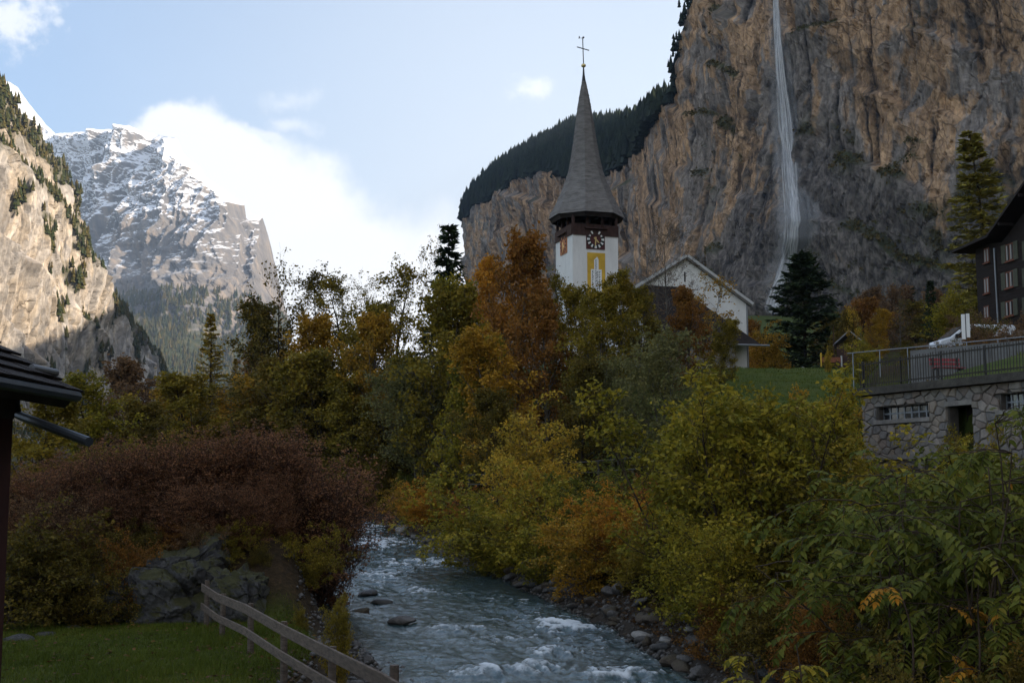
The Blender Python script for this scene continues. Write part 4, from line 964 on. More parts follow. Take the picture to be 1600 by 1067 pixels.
# a looser background wood right of the conifer and along the talus, each tree its own thing
for i, (px, d, top, mdl, pk_, w) in enumerate([(1170, 190, 500, 'oval', 'russet', .9), (1150, 200, 505, 'oval_two', 'brown', 1.), (1292, 190, 490, 'oval', 'dkolive', 1.), (1310, 230, 470, 'spruce', 'fir', 1.), (1345, 210, 470, 'oval', 'russet', 1.1), (1372, 240, 455, 'oval_two', 'brown', 1.), (1402, 220, 448, 'oval', 'brown', 1.), (1432, 240, 450, 'spruce', 'fir', 1.), (1448, 210, 470, 'oval', 'dkolive', 1.1), (1478, 230, 455, 'oval', 'brown', 1.), (1505, 220, 440, 'twiggy', 'brown', .9), (1528, 200, 450, 'oval', 'dkolive', 1.)]):
    plant('talus_tree', ['dim tree in the shade at the cliff foot', 'brownish tree in the shade at the cliff foot'][pk_ in ('brown', 'russet')] + ', ' + ['left of the conifer near the church', 'just behind the church corner', 'touching the big conifer', 'dark pointed, right of the conifer', 'rust coloured, above the shed', 'between the shed and the terrace trees', 'above the terrace trees', 'pointed, left of the van', 'rounded, left of the van', 'just above the van', 'bare, beside the chalet eave', 'under the chalet eave'][i], 'tree', mdl, px, d, top, pk_, 'dark', w, 'trees along the foot of the waterfall cliff')
# ================================================================ buildings
def frame(o, u, v=None):
    """matrix with origin o, x axis u (horizontal), z up"""
    u = Vector(u).normalized(); w = Vector((0, 0, 1)); vv = w.cross(u)
    return Matrix(((u.x, vv.x, 0, o[0]), (u.y, vv.y, 0, o[1]), (0, 0, 1, o[2]), (0, 0, 0, 1)))
def on_plane(px, py, o, n):
    r = ray(px, py); t = Vector(o).dot(n) / r.dot(n); return r * t
M_plaster = simple('white_render', (.68, .67, .64), .9, .10, 1.1, bstr=.12, stretch=(1, 1, .22))
M_shingle = simple('weathered_shingles', (.155, .145, .135), .85, .35, 1.2, bstr=.5, stretch=(1, 1, 3))
M_bwood = simple('dark_brown_boards', (.045, .022, .017), .75, .35, 2., bstr=.3)
M_blackwood = simple('black_brown_timber', (.016, .011, .009), .8, .4, 2., bstr=.3)
M_iron = simple('dark_iron', (.03, .03, .032), .5, .2, 3, metal=.3)
M_brass = simple('gilded_metal', (.72, .56, .25), .35, .15, 3, metal=.6)
M_clockred = simple('oxblood_board', (.075, .022, .022), .7, .2, 2)
M_white = simple('white_paint', (.74, .74, .72), .6, .05, 2)
M_darknum = simple('black_green_enamel', (.02, .03, .026), .4, .2, 3)
M_yellow = simple('ochre_yellow_paint', (.58, .36, .045), .8, .18, 1.2)
M_stone = simple('grey_dressed_stone', (.20, .185, .165), .9, .3, 2.2, bstr=.5)
M_glass = simple('dark_window_glass', (.018, .02, .022), .08, .2, 1., spec=.6, bstr=0)
M_galv = simple('grey_zinc', (.22, .23, .24), .5, .15, 2, metal=.5)
# ---------------------------------------------------------------- church tower
K = Vector(((896 - 800) / FPX * 130, 130., 10.6)); TH = rad(17.7); TW = 5.25
tu = Vector((math.cos(TH), math.sin(TH), 0)); tv = Vector((-math.sin(TH), math.cos(TH), 0))
def zat(py, d): return P(800, py, d).z
tower = thing('church_tower', 'white church tower with a tall grey shingled spire and clocks', 'church tower', K + (tu + tv) * TW / 2)
TM = frame((0, 0, 0), tu)                       # tower frame, origin in the middle of the base, -y faces the camera
h = TW / 2; zb = -1.; ZT = zat(361, 130) - K.z   # top of the white shaft
MB(TM).box((-h, -h, zb), (h, h, ZT)).build('shaft', M_plaster, tower)
zc = zat(349, 130) - K.z
mb = MB(TM)
for s in (-1, 1):
    mb.box((-h - .06, s * (h + .03) - .05, ZT - .35), (h + .06, s * (h + .03) + .05, zc)); mb.box((s * (h + .03) - .05, -h - .015, ZT - .35), (s * (h + .03) + .05, h + .015, zc - .01))
band = mb.build('belfry_band', M_bwood, tower)
for side in range(4):
    R = Matrix.Rotation(side * math.pi / 2, 4, 'Z')
    for i in range(11):
        x = -h + .05 + (TW - .1) * i / 11
        mb = MB(TM @ R); mb.box((x + .01, -h - .115 - .012 * (i % 2), ZT - .38), (x + (TW - .1) / 11 - .012, -h - .082, zc - .02)); mb.build('plank', M_bwood, band)
zs = zat(338, 132) - K.z                         # level of the spire's lower edge
for side in range(4):
    R = Matrix.Rotation(side * math.pi / 2, 4, 'Z')
    for x in (-h + .15, -h / 3, h / 3):
        MB(TM @ R).box((x - .13, -h + .02, zc - .02), (x + .13, -h + .28, zs + .3)).build('belfry_post', M_bwood, tower)
MB(TM).box((-h + .5, -h + .5, ZT - .2), (h - .5, h - .5, zc + .25)).build('belfry_floor', M_blackwood, tower)
mb = MB(TM)
for s in (-1, 1): mb.beam((-h - .4, s * h * .5, zs + .35), (h + .4, s * h * .5, zs + .35), .2, .22); mb.beam((s * h * .5, -h - .4, zs + .35), (s * h * .5, h + .4, zs + .35), .19, .21)
mb.tube([(0, 0, zc), (0, 0, zs - .2), (0, 0, zs)], [.62, .5, .2], 10); mb.build('bell', M_iron, tower)
# spire: an octagon flaring out at the foot, laid in courses
S = 132.4 / FPX
prof = [(339, 58.5), (331, 55.5), (322, 50.5), (312, 45.5), (300, 40), (285, 33.5), (265, 26.6), (240, 21.6), (215, 17.6), (190, 14.2), (165, 10.6), (145, 7.2), (130, 4.2), (122, 2.6)]
pz = np.array([zat(a, 132.4) - K.z for a, _ in prof]); pr = np.array([b_ * S for _, b_ in prof])
ztip = zat(101, 132.4) - K.z
def lean(z): return np.clip((z - zs) / (ztip - zs), 0, 1.1) ** 1.1 * -.2
nco = 62; zz = np.linspace(pz[0], pz[-1], nco + 1); vs = []; fs = []; k = 0
rngs = random.Random(3)
SEG = 8; SUB = 4
def ring(z, r, jit=0.):
    out = []
    for i in range(SEG):
        a0 = rad(22.5 + 45 * i); a1 = rad(22.5 + 45 * (i + 1))
        for j in range(SUB):
            f = j / SUB; rr = r + rngs.uniform(-jit, jit)
            x = (math.cos(a0) * (1 - f) + math.cos(a1) * f) * rr; y = (math.sin(a0) * (1 - f) + math.sin(a1) * f) * rr
            out.append((x + lean(z), y, z + rngs.uniform(-jit, jit)))
    return out
n = SEG * SUB
for i in range(nco):
    r0 = np.interp(zz[i], pz, pr) / math.cos(rad(22.5)) ** .5; r1 = np.interp(zz[i + 1], pz, pr) / math.cos(rad(22.5)) ** .5
    lo = ring(zz[i] - .05, r0 + .045, .022); li = ring(zz[i] - .05, max(r0 - .1, .01)); hi = ring(zz[i + 1] + .02, r1 - .01)
    vs += li + lo + hi
    for q in range(n):
        q2 = (q + 1) % n
        fs.append((k + q, k + q2, k + n + q2, k + n + q)); fs.append((k + n + q, k + n + q2, k + 2 * n + q2, k + 2 * n + q))
    k += 3 * n
mb = MB(TM); mb.add(vs, fs); mb.build('spire', M_shingle, tower)
ref = pr[0] / math.cos(rad(22.5)) ** .5
mb = MB(TM)
for i in range(8):
    a0, a1 = rad(22.5 + 45 * i), rad(67.5 + 45 * i)
    o0 = Vector((math.cos(a0), math.sin(a0), 0)); o1 = Vector((math.cos(a1), math.sin(a1), 0))
    zf0, zf1 = pz[0] - .06, pz[0] - .5
    A = [o0 * (ref - .12) + Vector((0, 0, zf0)), o1 * (ref - .12) + Vector((0, 0, zf0)), o1 * (ref - .35) + Vector((0, 0, zf1)), o0 * (ref - .35) + Vector((0, 0, zf1))]
    mb.prism(A, (o0 + o1) * -.05)
mb.build('eaves_skirt', M_blackwood, tower)
mb = MB(TM)
mb.tube([(lean(pz[-1]), 0, pz[-1] - .4), (lean(ztip) * .99, 0, ztip - .9), (lean(ztip), 0, ztip)], [.27, .13, .07], 8); mb.build('finial', M_iron, tower)
bm = bmesh.new(); bmesh.ops.create_uvsphere(bm, u_segments=14, v_segments=9, radius=.27); me = bpy.data.meshes.new('ball'); bm.to_mesh(me); bm.free()
o = link('finial_ball', me, M_brass, tower, (TM @ Vector((lean(ztip), 0, ztip + .15)))); o.scale = (1, 1, .82)
zx = zat(57, 132.4) - K.z; zcb = zat(72.5, 132.4) - K.z
CT = TM @ Matrix.Translation((lean(ztip), 0, 0)) @ Matrix.Rotation(rad(12), 4, 'Z')
mb = MB(CT); mb.beam((0, 0, ztip + .2), (-.09, 0, zx), .075, .075, (0, 1, 0)); cross = mb.build('cross', M_iron, tower)
MB(CT).beam((-.85, 0, zcb + .06), (.75, 0, zcb - .06), .07, .09).build('cross_arm', M_iron, cross)
mb = MB(CT); mb.prism([(-.15, -.02, zx + .02), (.05, -.02, zx + .05), (.16, -.02, zx + .22), (.0, -.02, zx + .28), (-.12, -.02, zx + .2)], (0, .04, 0)); mb.prism([(-.62, -.02, zx - .1), (-.5, -.02, zx - .05), (-.48, -.02, zx + .18), (-.58, -.02, zx + .22)], (0, .04, 0)); mb.beam((-.55, 0, zx + .03), (0, 0, zx + .03), .03, .03); mb.build('weathercock', M_iron, cross)
# clocks on two faces, with numerals and hands
def arc_block(mb, r0, r1, a0, a1, y0, y1, n=3):
    pts = [(r0, a0), (r1, a0)] + [(r1, a0 + (a1 - a0) * i / n) for i in range(1, n)] + [(r1, a1), (r0, a1)] + [(r0, a1 + (a0 - a1) * i / n) for i in range(1, n)]
    mb.prism([(math.sin(a) * r, y0, math.cos(a) * r) for r, a in pts], (0, y1 - y0, 0))
M_sunclock = simple('sunlit_clock_paint', (.40, .15, .06), .5, .3, 4)  # side clock: warm sunlight put into the colour of board and numerals
def clock(side, xc, zc_, sz):
    R = TM @ Matrix.Rotation(-side * math.pi / 2, 4, 'Z') @ Matrix.Translation((xc, -h, zc_))
    cl = MB(R).box((-sz / 2, -.09, -sz / 2), (sz / 2, -.002, sz / 2)).build('clock', M_sunclock if side == 1 else M_clockred, tower)
    r = sz * .47
    mb = MB(R); arc_block(mb, r * .62, r, 0, math.pi, -.105, -.06, 16); arc_block(mb, r * .62, r, math.pi, 2 * math.pi, -.105, -.06, 16)
    mb.build('dial_ring', M_darknum if side == 0 else M_clockred, cl)
    for i in range(12):
        mb = MB(R); a = i * math.pi / 6
        w = .105 if i % 3 else .13
        arc_block(mb, r * .66, r * (.98 if i else 1.), a - w, a + w, -.125, -.10, 2); mb.build('numeral', M_white if side == 0 else M_sunclock, cl)
    for a, L, w in ((4.5 * math.pi / 6, r * .62, .075), (math.pi * 1.02, r * .92, .06)):
        mb = MB(R); dx, dz = math.sin(a), math.cos(a); nx, nz = dz, -dx
        mb.prism([(-dx * r * .25 + nx * w * 1.3, -.15, -dz * r * .25 + nz * w * 1.3), (dx * L * .6 + nx * w, -.15, dz * L * .6 + nz * w), (dx * L, -.15, dz * L), (dx * L * .6 - nx * w, -.15, dz * L * .6 - nz * w), (-dx * r * .25 - nx * w * 1.3, -.15, -dz * r * .25 - nz * w * 1.3)], (0, .02, 0)); mb.build('hand', M_brass, cl)
    MB(R).box((-sz / 2 - .22, -.42, sz / 2 + .02), (sz / 2 + .22, -.0, sz / 2 + .12)).build('clock_hood', M_bwood, cl)
    return cl
czz = zat(372, 130) - K.z
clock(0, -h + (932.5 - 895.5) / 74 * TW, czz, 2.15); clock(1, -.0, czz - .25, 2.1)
# painted panel under the clock
R = TM @ Matrix.Translation((-h + (933.5 - 895.5) / 74 * TW, -h, 0))
ztop = zat(393, 130) - K.z; zbot = zat(462, 130) - K.z
pnl = MB(R).box((-1.02, -.05, zbot), (1.02, -.002, ztop)).build('yellow_panel', M_yellow, tower)
zm = zat(419, 130) - K.z; zu = zat(399, 130) - K.z
MB(R).prism([(-.24, -.058, zm + .002), (.26, -.058, zm + .002), (.26, -.058, zu - .3), (.1, -.058, zu), (-.08, -.058, zu - .2), (-.24, -.058, zu - .35)], (0, .006, 0)).build('white_inscription_strip', M_white, pnl)
MB(R).box((-.62, -.058, zbot + .4), (.62, -.052, zm)).build('white_inscription_board', M_white, pnl)
mb = MB(R); rr = random.Random(12)
for x, z0, z1 in ((0., zbot + .6, zu - .35), (-.38, zbot + .7, zm - .15), (.40, zbot + .6, zm - .2), (.15, zbot + .6, zm - .2)):
    z = z1
    while z > z0:
        hh = rr.uniform(.16, .3)
        mb.box((x - .1, -.064, z - hh), (x - .1 + .05, -.059, z)); 
        q = rr.random()
        if q < .7: mb.box((x - .048, -.064, z - hh * .3), (x + rr.uniform(.04, .1), -.059, z - hh * .1))
        if q > .3: mb.box((x - .048, -.064, z - hh), (x + rr.uniform(.02, .09), -.059, z - hh * .8))
        z -= hh + .07
mb.build('lettering', M_darknum, pnl)
# sun-dial wires: thin rods from clock to panel
# ---------------------------------------------------------------- church nave
church = thing('church_nave', 'white church nave with a pale edged gable roof', 'church', P(1090, 590, 121))
ND = 121.; nu = Vector((.985, .17, 0)).normalized(); no = P(1072, 402, ND); nn = Vector((-nu.y, nu.x, 0))
church.location = (no.x, no.y, 10.4)
NM = frame((0, 0, 0), nu)                        # local x across the gable, y into the depth
def nl(px, py):
    q = on_plane(px, py, no, nn) - Vector(church.location); return q.dot(nu), q.z
ax_, az_ = nl(1071, 402); ex, ez = nl(1172, 477); wx, wz_ = nl(1166, 480); lx, lz = nl(962, 470); gx0, _ = nl(968, 480)
DEP = 17.
wall = MB(NM).prism([(gx0, 0, -1), (wx, 0, -1), (wx, 0, ez + .15), (ax_, 0, az_ - .2), (gx0, 0, lz + .1)], (0, DEP, 0)).build('wall', M_plaster, church)
def slab(mb, a, b_, y0, y1, th):
    a = Vector((a[0], 0, a[1])); b_ = Vector((b_[0], 0, b_[1])); d = (b_ - a).normalized(); nrm = Vector((-d.z, 0, d.x)); nrm = nrm if nrm.z > 0 else -nrm
    pts = [a, b_, b_ + nrm * th, a + nrm * th]; mb.prism([(p.x, y0, p.z) for p in pts], (0, y1 - y0, 0))
M_slate = simple('grey_slate', (.085, .08, .08), .7, .3, 1.5, bstr=.4)
mb = MB(NM); slab(mb, (ax_, az_), (ex, ez), -.55, DEP + .5, .22); mb.build('roof', M_slate, church)
mb = MB(NM); slab(mb, (ax_ - .001, az_), (lx, lz), -.55, DEP + .5, .22); mb.build('roof', M_slate, church)
M_pale = simple('pale_grey_board', (.42, .42, .41), .7, .1, 2)
for a, c_ in (((ax_, az_ - .05), (ex + .05, ez - .05)), ((ax_, az_ - .05), (lx - .05, lz - .05))):
    mb = MB(NM); slab(mb, a, c_, -.60, -.555, .27); mb.build('bargeboard', M_pale, church)
    mb = MB(NM); slab(mb, (a[0], a[1] - .16), (c_[0], c_[1] - .16), -.5, -.02, .12); mb.build('soffit', M_stone, church)
q = nl(1070, 432); MB(NM).box((q[0] - .07, -.03, q[1] - .55), (q[0] + .07, -.002, q[1] + .45)).build('slit_window', M_blackwood, church)
MB(NM).box((wx - .02, -.14, -1), (wx + .1, -.02, ez)).build('downpipe', M_galv, church)
# low vestry roof sweeping down in front of the gable
vx0, vz0 = nl(1040, 440); vx1, vz1 = nl(1168, 527)
mb = MB(NM); mb.add([(vx0 - 3, -3.4, vz1 - 1.1), (vx1 + .1, -3.4, vz1 - 1.1), (vx1, -.05, vz1), (vx0 + 1.2, -.05, vz0 - .5), (vx0 - 3, -.05, vz0 - .4),
    (vx0 - 3, -3.4, vz1 - 1.25), (vx1 + .1, -3.4, vz1 - 1.25), (vx1, -.05, vz1 - .15), (vx0 + 1.2, -.05, vz0 - .65), (vx0 - 3, -.05, vz0 - .55)],
    [(0, 1, 2, 3, 4), (9, 8, 7, 6, 5), (0, 5, 6, 1), (1, 6, 7, 2), (2, 7, 8, 3), (3, 8, 9, 4), (4, 9, 5, 0)]); mb.build('vestry_roof', M_blackwood, church)
vw, _ = nl(1132, 560)
MB(NM).box((vx0 - 3, -2.9, -1), (vw, -.003, vz1 - 1.3)).build('vestry_wall', M_stone, church)
mb = MB(NM); mb.tube([(vx0 - 1, -3.5, vz1 - 1.15), (vx1 + .9, -3.5, vz1 - 1.2)], .09, 6); mb.build('gutter', M_galv, church)
MB(NM).box((vw + .02, -.05, -1), (vw + .3, -.004, vz1 - 1.4)).build('corner_pilaster', M_stone, church)
# ---------------------------------------------------------------- stone building with the terrace
random.seed(7)
sb_u = -SBdir                                    # along the facade away from the camera is -; local x runs towards the camera
BM = frame((0, 0, 0), SBdir)
SBL = (SB1 - SB0).length + 3.5
sbo = Vector((SB0.x, SB0.y, 0)); fn = Vector((SBdir.y, -SBdir.x, 0)); fn = fn if fn.x < 0 else -fn
sgn = -1 if (BM.to_3x3() @ Vector((0, -1, 0))).dot(fn) > 0 else 1    # facade outward is local sgn*y
def sl(px, py):
    q = on_plane(px, py, SB0, fn) - sbo; return q.dot(SBdir), q.z
build = thing('stone_building', 'low rubble stone building with a barred strip window and flat terrace roof', 'building', sbo)
ZB = -2.2; ZTOP = TERR - .28
a0, az0 = sl(1371, 637); a1, _ = sl(1450, 628); _, az1 = sl(1371, 657)
d0, dz = sl(1481, 635); d1, _ = sl(1517, 632)
b0, bz0 = sl(1562, 616); b1, _ = sl(1625, 612); _, bz1 = sl(1562, 641)
WIN = [(a0, a1, az1, az0), (b0, b1, bz1, bz0)]; DOOR = (d0, d1, ZB, dz)
HOLES = WIN + [DOOR]
Yo = lambda t: sgn * t                           # t metres proud of the facade
def ybox(mb, x0, x1, t0, t1, z0, z1):
    y0, y1 = sorted((Yo(t0), Yo(t1))); return mb.box((x0, y0, z0), (x1, y1, z1))
# backing wall pieces round the openings, mortar coloured
M_mortar = simple('lime_mortar', (.075, .066, .056), .95, .25, 5, bstr=.5)
xs = sorted([0, SBL] + [v for h_ in HOLES for v in h_[:2]])
mb = MB(BM)
for i in range(len(xs) - 1):
    hz = [h_ for h_ in HOLES if h_[0] <= xs[i] + 1e-6 and h_[1] >= xs[i + 1] - 1e-6]
    if not hz: ybox(mb, xs[i], xs[i + 1], -.45, -.05, ZB, ZTOP)
    else:
        if hz[0][2] > ZB: ybox(mb, xs[i], xs[i + 1], -.45, -.05, ZB, hz[0][2])
        ybox(mb, xs[i], xs[i + 1], -.45, -.05, hz[0][3], ZTOP)
ybox(mb, -.0, .4, -6.5, -.452, ZB, ZTOP); ybox(mb, .402, SBL, -6.5, -6.1, ZB, ZTOP)
swall = mb.build('wall', M_mortar, build)
ybox(MB(BM), .41, SBL, -6.0, -.9, ZB, ZB + .1).build('floor', M_blackwood, build)
# rubble stones: cells of a jittered grid, cut to the openings, each a block of its own
def clip(poly, nx_, ny_, c):
    out = []
    for i in range(len(poly)):
        p, q = poly[i], poly[(i + 1) % len(poly)]; dp = p[0] * nx_ + p[1] * ny_ - c; dq = q[0] * nx_ + q[1] * ny_ - c
        if dp <= 0: out.append(p)
        if dp * dq < 0: t = dp / (dp - dq); out.append((p[0] + (q[0] - p[0]) * t, p[1] + (q[1] - p[1]) * t))
    return out
sz_x, sz_z = .42, .235
seeds = []
rr = random.Random(19)
for j in range(int((ZTOP - ZB) / sz_z) + 1):
    for i in range(int(SBL / sz_x) + 2):
        seeds.append((i * sz_x + (j % 2) * sz_x / 2 + rr.uniform(-.21, .21) - .2, ZB + (j + .5) * sz_z + rr.uniform(-.11, .11)))
M_rub = []
for k_, c_ in enumerate([(.205, .18, .15), (.175, .158, .14), (.23, .19, .15), (.19, .155, .13), (.155, .145, .135), (.24, .21, .18)]): M_rub.append(simple('rubble_stone', c_, .92, .3, 4., bstr=.6))
nst = 0; ledge_z = sl(1353, 712)[1]
for (sx, sz_) in seeds:
    if sz_ < ledge_z - .45: continue
    poly = [(sx - 1.2, sz_ - .8), (sx + 1.2, sz_ - .8), (sx + 1.2, sz_ + .8), (sx - 1.2, sz_ + .8)]
    for (ox, oz) in seeds:
        if (ox, oz) == (sx, sz_) or abs(ox - sx) > 1.8 or abs(oz - sz_) > 1.3: continue
        # weighted so that stones lie longer than high
        nx_, nz_ = (ox - sx), (oz - sz_) * 1.6; c_ = ((ox ** 2 - sx ** 2) + 1.6 * (oz ** 2 - sz_ ** 2)) / 2
        poly = clip(poly, nx_, nz_, c_)
        if len(poly) < 3: break
    for cc in ((1, 0, SBL), (-1, 0, -.0), (0, 1, ZTOP - .01), (0, -1, -ZB)):
        if len(poly) >= 3: poly = clip(poly, *cc)
    if len(poly) < 3: continue
    cx = sum(p[0] for p in poly) / len(poly); cz = sum(p[1] for p in poly) / len(poly)
    for (h0, h1, v0, v1) in HOLES:
        h0 -= .05; h1 += .05; v0 -= .16; v1 += .02
        if min(p[0] for p in poly) < h1 and max(p[0] for p in poly) > h0 and min(p[1] for p in poly) < v1 and max(p[1] for p in poly) > v0:
            gaps = [(h0 - cx, (1, 0, h0)), (cx - h1, (-1, 0, -h1)), (v0 - cz, (0, 1, v0)), (cz - v1, (0, -1, -v1))]
            g = max(gaps, key=lambda t: t[0])
            if g[0] < -.12: poly = []; break
            poly = clip(poly, *g[1])
            if len(poly) < 3: break
    if len(poly) < 3: continue
    cx = sum(p[0] for p in poly) / len(poly); cz = sum(p[1] for p in poly) / len(poly)
    shr = lambda k_, e: [(cx + (p[0] - cx) * (1 - e / max(.08, math.hypot(p[0] - cx, p[1] - cz))), cz + (p[1] - cz) * (1 - e / max(.08, math.hypot(p[0] - cx, p[1] - cz)))) for p in poly]
    A = shr(0, .012); B = shr(0, .045); n = len(A); pr_ = rr.uniform(.0, .05)
    tl = rr.uniform(-.05, .05), rr.uniform(-.06, .06)
    ys_ = [-.051, -.015 + pr_ * .6, .01 + pr_]
    vs = [(p[0], Yo(ys_[0]), p[1]) for p in A] + [(p[0], Yo(ys_[1]), p[1]) for p in A] + [(p[0], Yo(ys_[2] + (p[0] - cx) * tl[0] + (p[1] - cz) * tl[1]), p[1]) for p in B]
    fs = [tuple(range(2 * n, 3 * n))] + [(k_ + i, k_ + (i + 1) % n, k_ + n + (i + 1) % n, k_ + n + i) for k_ in (0, n) for i in range(n)]
    MB(BM).add(vs, fs).build('stone', rr.choice(M_rub), swall); nst += 1
print('stones', nst)
ybox(MB(BM), -.1, a1 + 3, .0, .17, ledge_z - .16, ledge_z).build('ledge', M_stone, build)
for (w0, w1, v0, v1) in WIN:
    wf = ybox(MB(BM), w0 - .12, w1 + .12, -.30, .10, v0 - .14, v0 - .001).build('window_sill', M_stone, build)
    npn = 7
    for i in range(npn):
        xa = w0 + (w1 - w0) * i / npn; xb = w0 + (w1 - w0) * (i + 1) / npn
        for j in range(2):
            zz0 = v0 + (v1 - v0) * j / 2; zz1 = v0 + (v1 - v0) * (j + 1) / 2
            ybox(MB(BM), xa + .03, xb - .03, -.33, -.28, zz0 + .03, zz1 - .03).build('pane', M_glass, wf)
    mb = MB(BM)
    for i in range(npn + 1):
        xa = w0 + (w1 - w0) * i / npn; ybox(mb, max(w0, xa - .028), min(w1, xa + .028), -.36, -.25, v0, v1)
    ybox(mb, w0, w1, -.34, -.262, v0 + (v1 - v0) / 2 - .025, v0 + (v1 - v0) / 2 + .025); mb.build('window_bars', M_galv, wf)
mb = MB(BM); ybox(mb, d0 + .0, d1 - .0, -.9, -.8, ZB + .1, dz); mb.build('door', M_blackwood, build)
ybox(MB(BM), d0 - .1, d1 + .1, -.30, .06, dz + .002, dz + .16).build('lintel', M_stone, build)
M_slab = simple('mossy_concrete', (.055, .05, .042), .95, .45, 2.5, bstr=.6)
mb = MB(BM); ybox(mb, -.28, SBL, -1.3, .30, ZTOP + .002, TERR - .02); mb.build('roof_slab', M_slab, build)
# railing along the terrace edge: each picket a part
M_rail = simple('weathered_grey_wood', (.050, .045, .038), .85, .3, 4, bstr=.4)
rail = thing('terrace_railing', 'grey picket railing along the edge of the terrace roof', 'railing', sbo + Vector((0, 0, TERR)))
RL = SBL; rail.scale = (1, 1, .82)
for zz_ in (.16, 1.04):
    mb = MB(BM); ybox(mb, -.1, RL, -.07, -.03, zz_ - .03, zz_ + .03); mb.build('rail', M_rail, rail)
pm = MB(BM); ybox(pm, -.009, .009, -.022, .0, .04, 1.16); pme = pm.mesh('picket')
x = -.05; i = 0
while x < RL and i < 125:
    o = link('picket', pme, M_rail, rail, BM.to_3x3() @ Vector((x, 0, random.uniform(-.02, .02)))); o.rotation_euler = (0, random.uniform(-.02, .02), 0); x += .12; i += 1
pom = MB(BM); ybox(pom, -.022, .022, -.13, -.08, -.02, 1.18); pome = pom.mesh('post')
for x in np.arange(0, RL, 1.9): link('post', pome, M_iron, rail, BM.to_3x3() @ Vector((x, 0, 0)))
# return of the railing at the far end
q0 = BM.to_3x3() @ Vector((-.1, Yo(-.05), 0)); 
# ---------------------------------------------------------------- bench, garden wall, sign, van
def gz(x, y): return float(ground_z(x, y))
M_redb = simple('faded_red_paint', (.26, .045, .055), .6, .2, 4)
bp_ = P(1481, 570, 47.5); bz = gz(bp_.x, 47.5) + .46
bench = thing('park_bench', 'faded red slatted bench on the terrace lawn', 'bench', (bp_.x, bp_.y, bz - .46), rad(8))
for i in range(3): MB().box((-.62, -.2 + i * .14, .44), (.62, -.09 + i * .14, .475)).build('seat_slat', M_redb, bench)
for i in range(2): MB().box((-.62, .24 + .02 * i, .58 + i * .16), (.62, .265 + .02 * i, .69 + i * .16)).build('back_slat', M_redb, bench)
for s in (-.5, .5):
    mb = MB(); mb.box((s - .03, -.2, 0), (s + .03, -.14, .44)); mb.box((s - .03, .18, 0), (s + .03, .235, .88)); mb.box((s - .03, -.139, .37), (s + .03, .179, .435)); mb.build('leg', M_iron, bench)
# low garden wall
w0_, w1_ = P(1424, 560, 58), P(1640, 545, 53)
zg = P(1424, 562, 58).z - .0
gw = thing('garden_wall', 'low grey concrete wall with a thin rail behind the bench', 'wall', (w0_.x, w0_.y, zg))
dirw = Vector((w1_.x - w0_.x, w1_.y - w0_.y, 0)); Lw = dirw.length; WM = frame((0, 0, 0), dirw)
M_conc = simple('grey_concrete', (.13, .128, .125), .95, .2, 1.5, bstr=.3)
n = 5
for i in range(n): MB(WM).box((Lw * i / n + .012, -.1, -1.7), (Lw * (i + 1) / n - .012, .1, .42)).build('panel', M_conc, gw)
mb = MB(WM); mb.tube([(-3.5, 0, .58), (Lw * .5, 0, .58), (Lw, 0, .58)], .025, 5); mb.build('rail', M_galv, gw)
for i in range(8): MB(WM).box((-3.2 + i * 1.5, -.02, -1.4), (-3.16 + i * 1.5, .02, .57)).build('post', M_galv, gw)
# sign
sp_ = P(1509, 530, 68); sgz = gz(sp_.x, sp_.y)
zt0, zt1 = P(1509, 491, 68).z, P(1509, 530, 68).z
sign = thing('notice_board', 'narrow white notice board standing in front of the van', 'sign', (sp_.x, sp_.y, sgz), rad(-10))
MB().box((-.2, -.03, zt1 - sgz), (.0, .0, zt0 - sgz + .0)).build('board', M_white, sign)
MB().box((.045, -.03, zt1 - sgz + .1), (.24, .0, zt0 - sgz + .03)).build('board', M_white, sign)
MB().box((.003, -.05, -.3), (.042, .02, zt0 - sgz + .05)).build('post', M_iron, sign)
# van facing left
vp = P(1462, 543, 76); vg = P(1470, 545, 76).z
van = thing('parked_van', 'silver white van parked on the upper road behind the notice board', 'van', (vp.x - .2, vp.y, max(vg - .55, gz(vp.x + 1, vp.y) - .1)), rad(6))
M_vanp = simple('silver_white_car_paint', (.62, .65, .68), .25, .04, 1, spec=.6, bstr=0); M_tyre = simple('tyre_rubber', (.02, .02, .02), .9, .2, 8); M_lamp = simple('clear_lamp', (.5, .5, .5), .1, .1, 3, spec=.7)
prof_v = [(0, .35), (.0, .75), (.12, .98), (.75, 1.18), (1.75, 1.92), (2.1, 2.0), (4.85, 1.98), (5.0, 1.85), (5.02, .4), (4.9, .32), (.2, .3)]
mb = MB(); mb.prism([(x, -.93, z) for x, z in prof_v], (0, 1.86, 0)); body = mb.build('body', M_vanp, van, bevel=.06)
mb = MB(); mb.add([(.80, -.82, 1.235), (.80, .82, 1.235), (1.70, .76, 1.905), (1.70, -.76, 1.905)], [(0, 1, 2, 3)]); mb.prism([(.79, -.82, 1.225), (.79, .82, 1.225), (1.69, .76, 1.897), (1.69, -.76, 1.897)], (-.02, 0, .028)); mb.build('windscreen', M_glass, van)
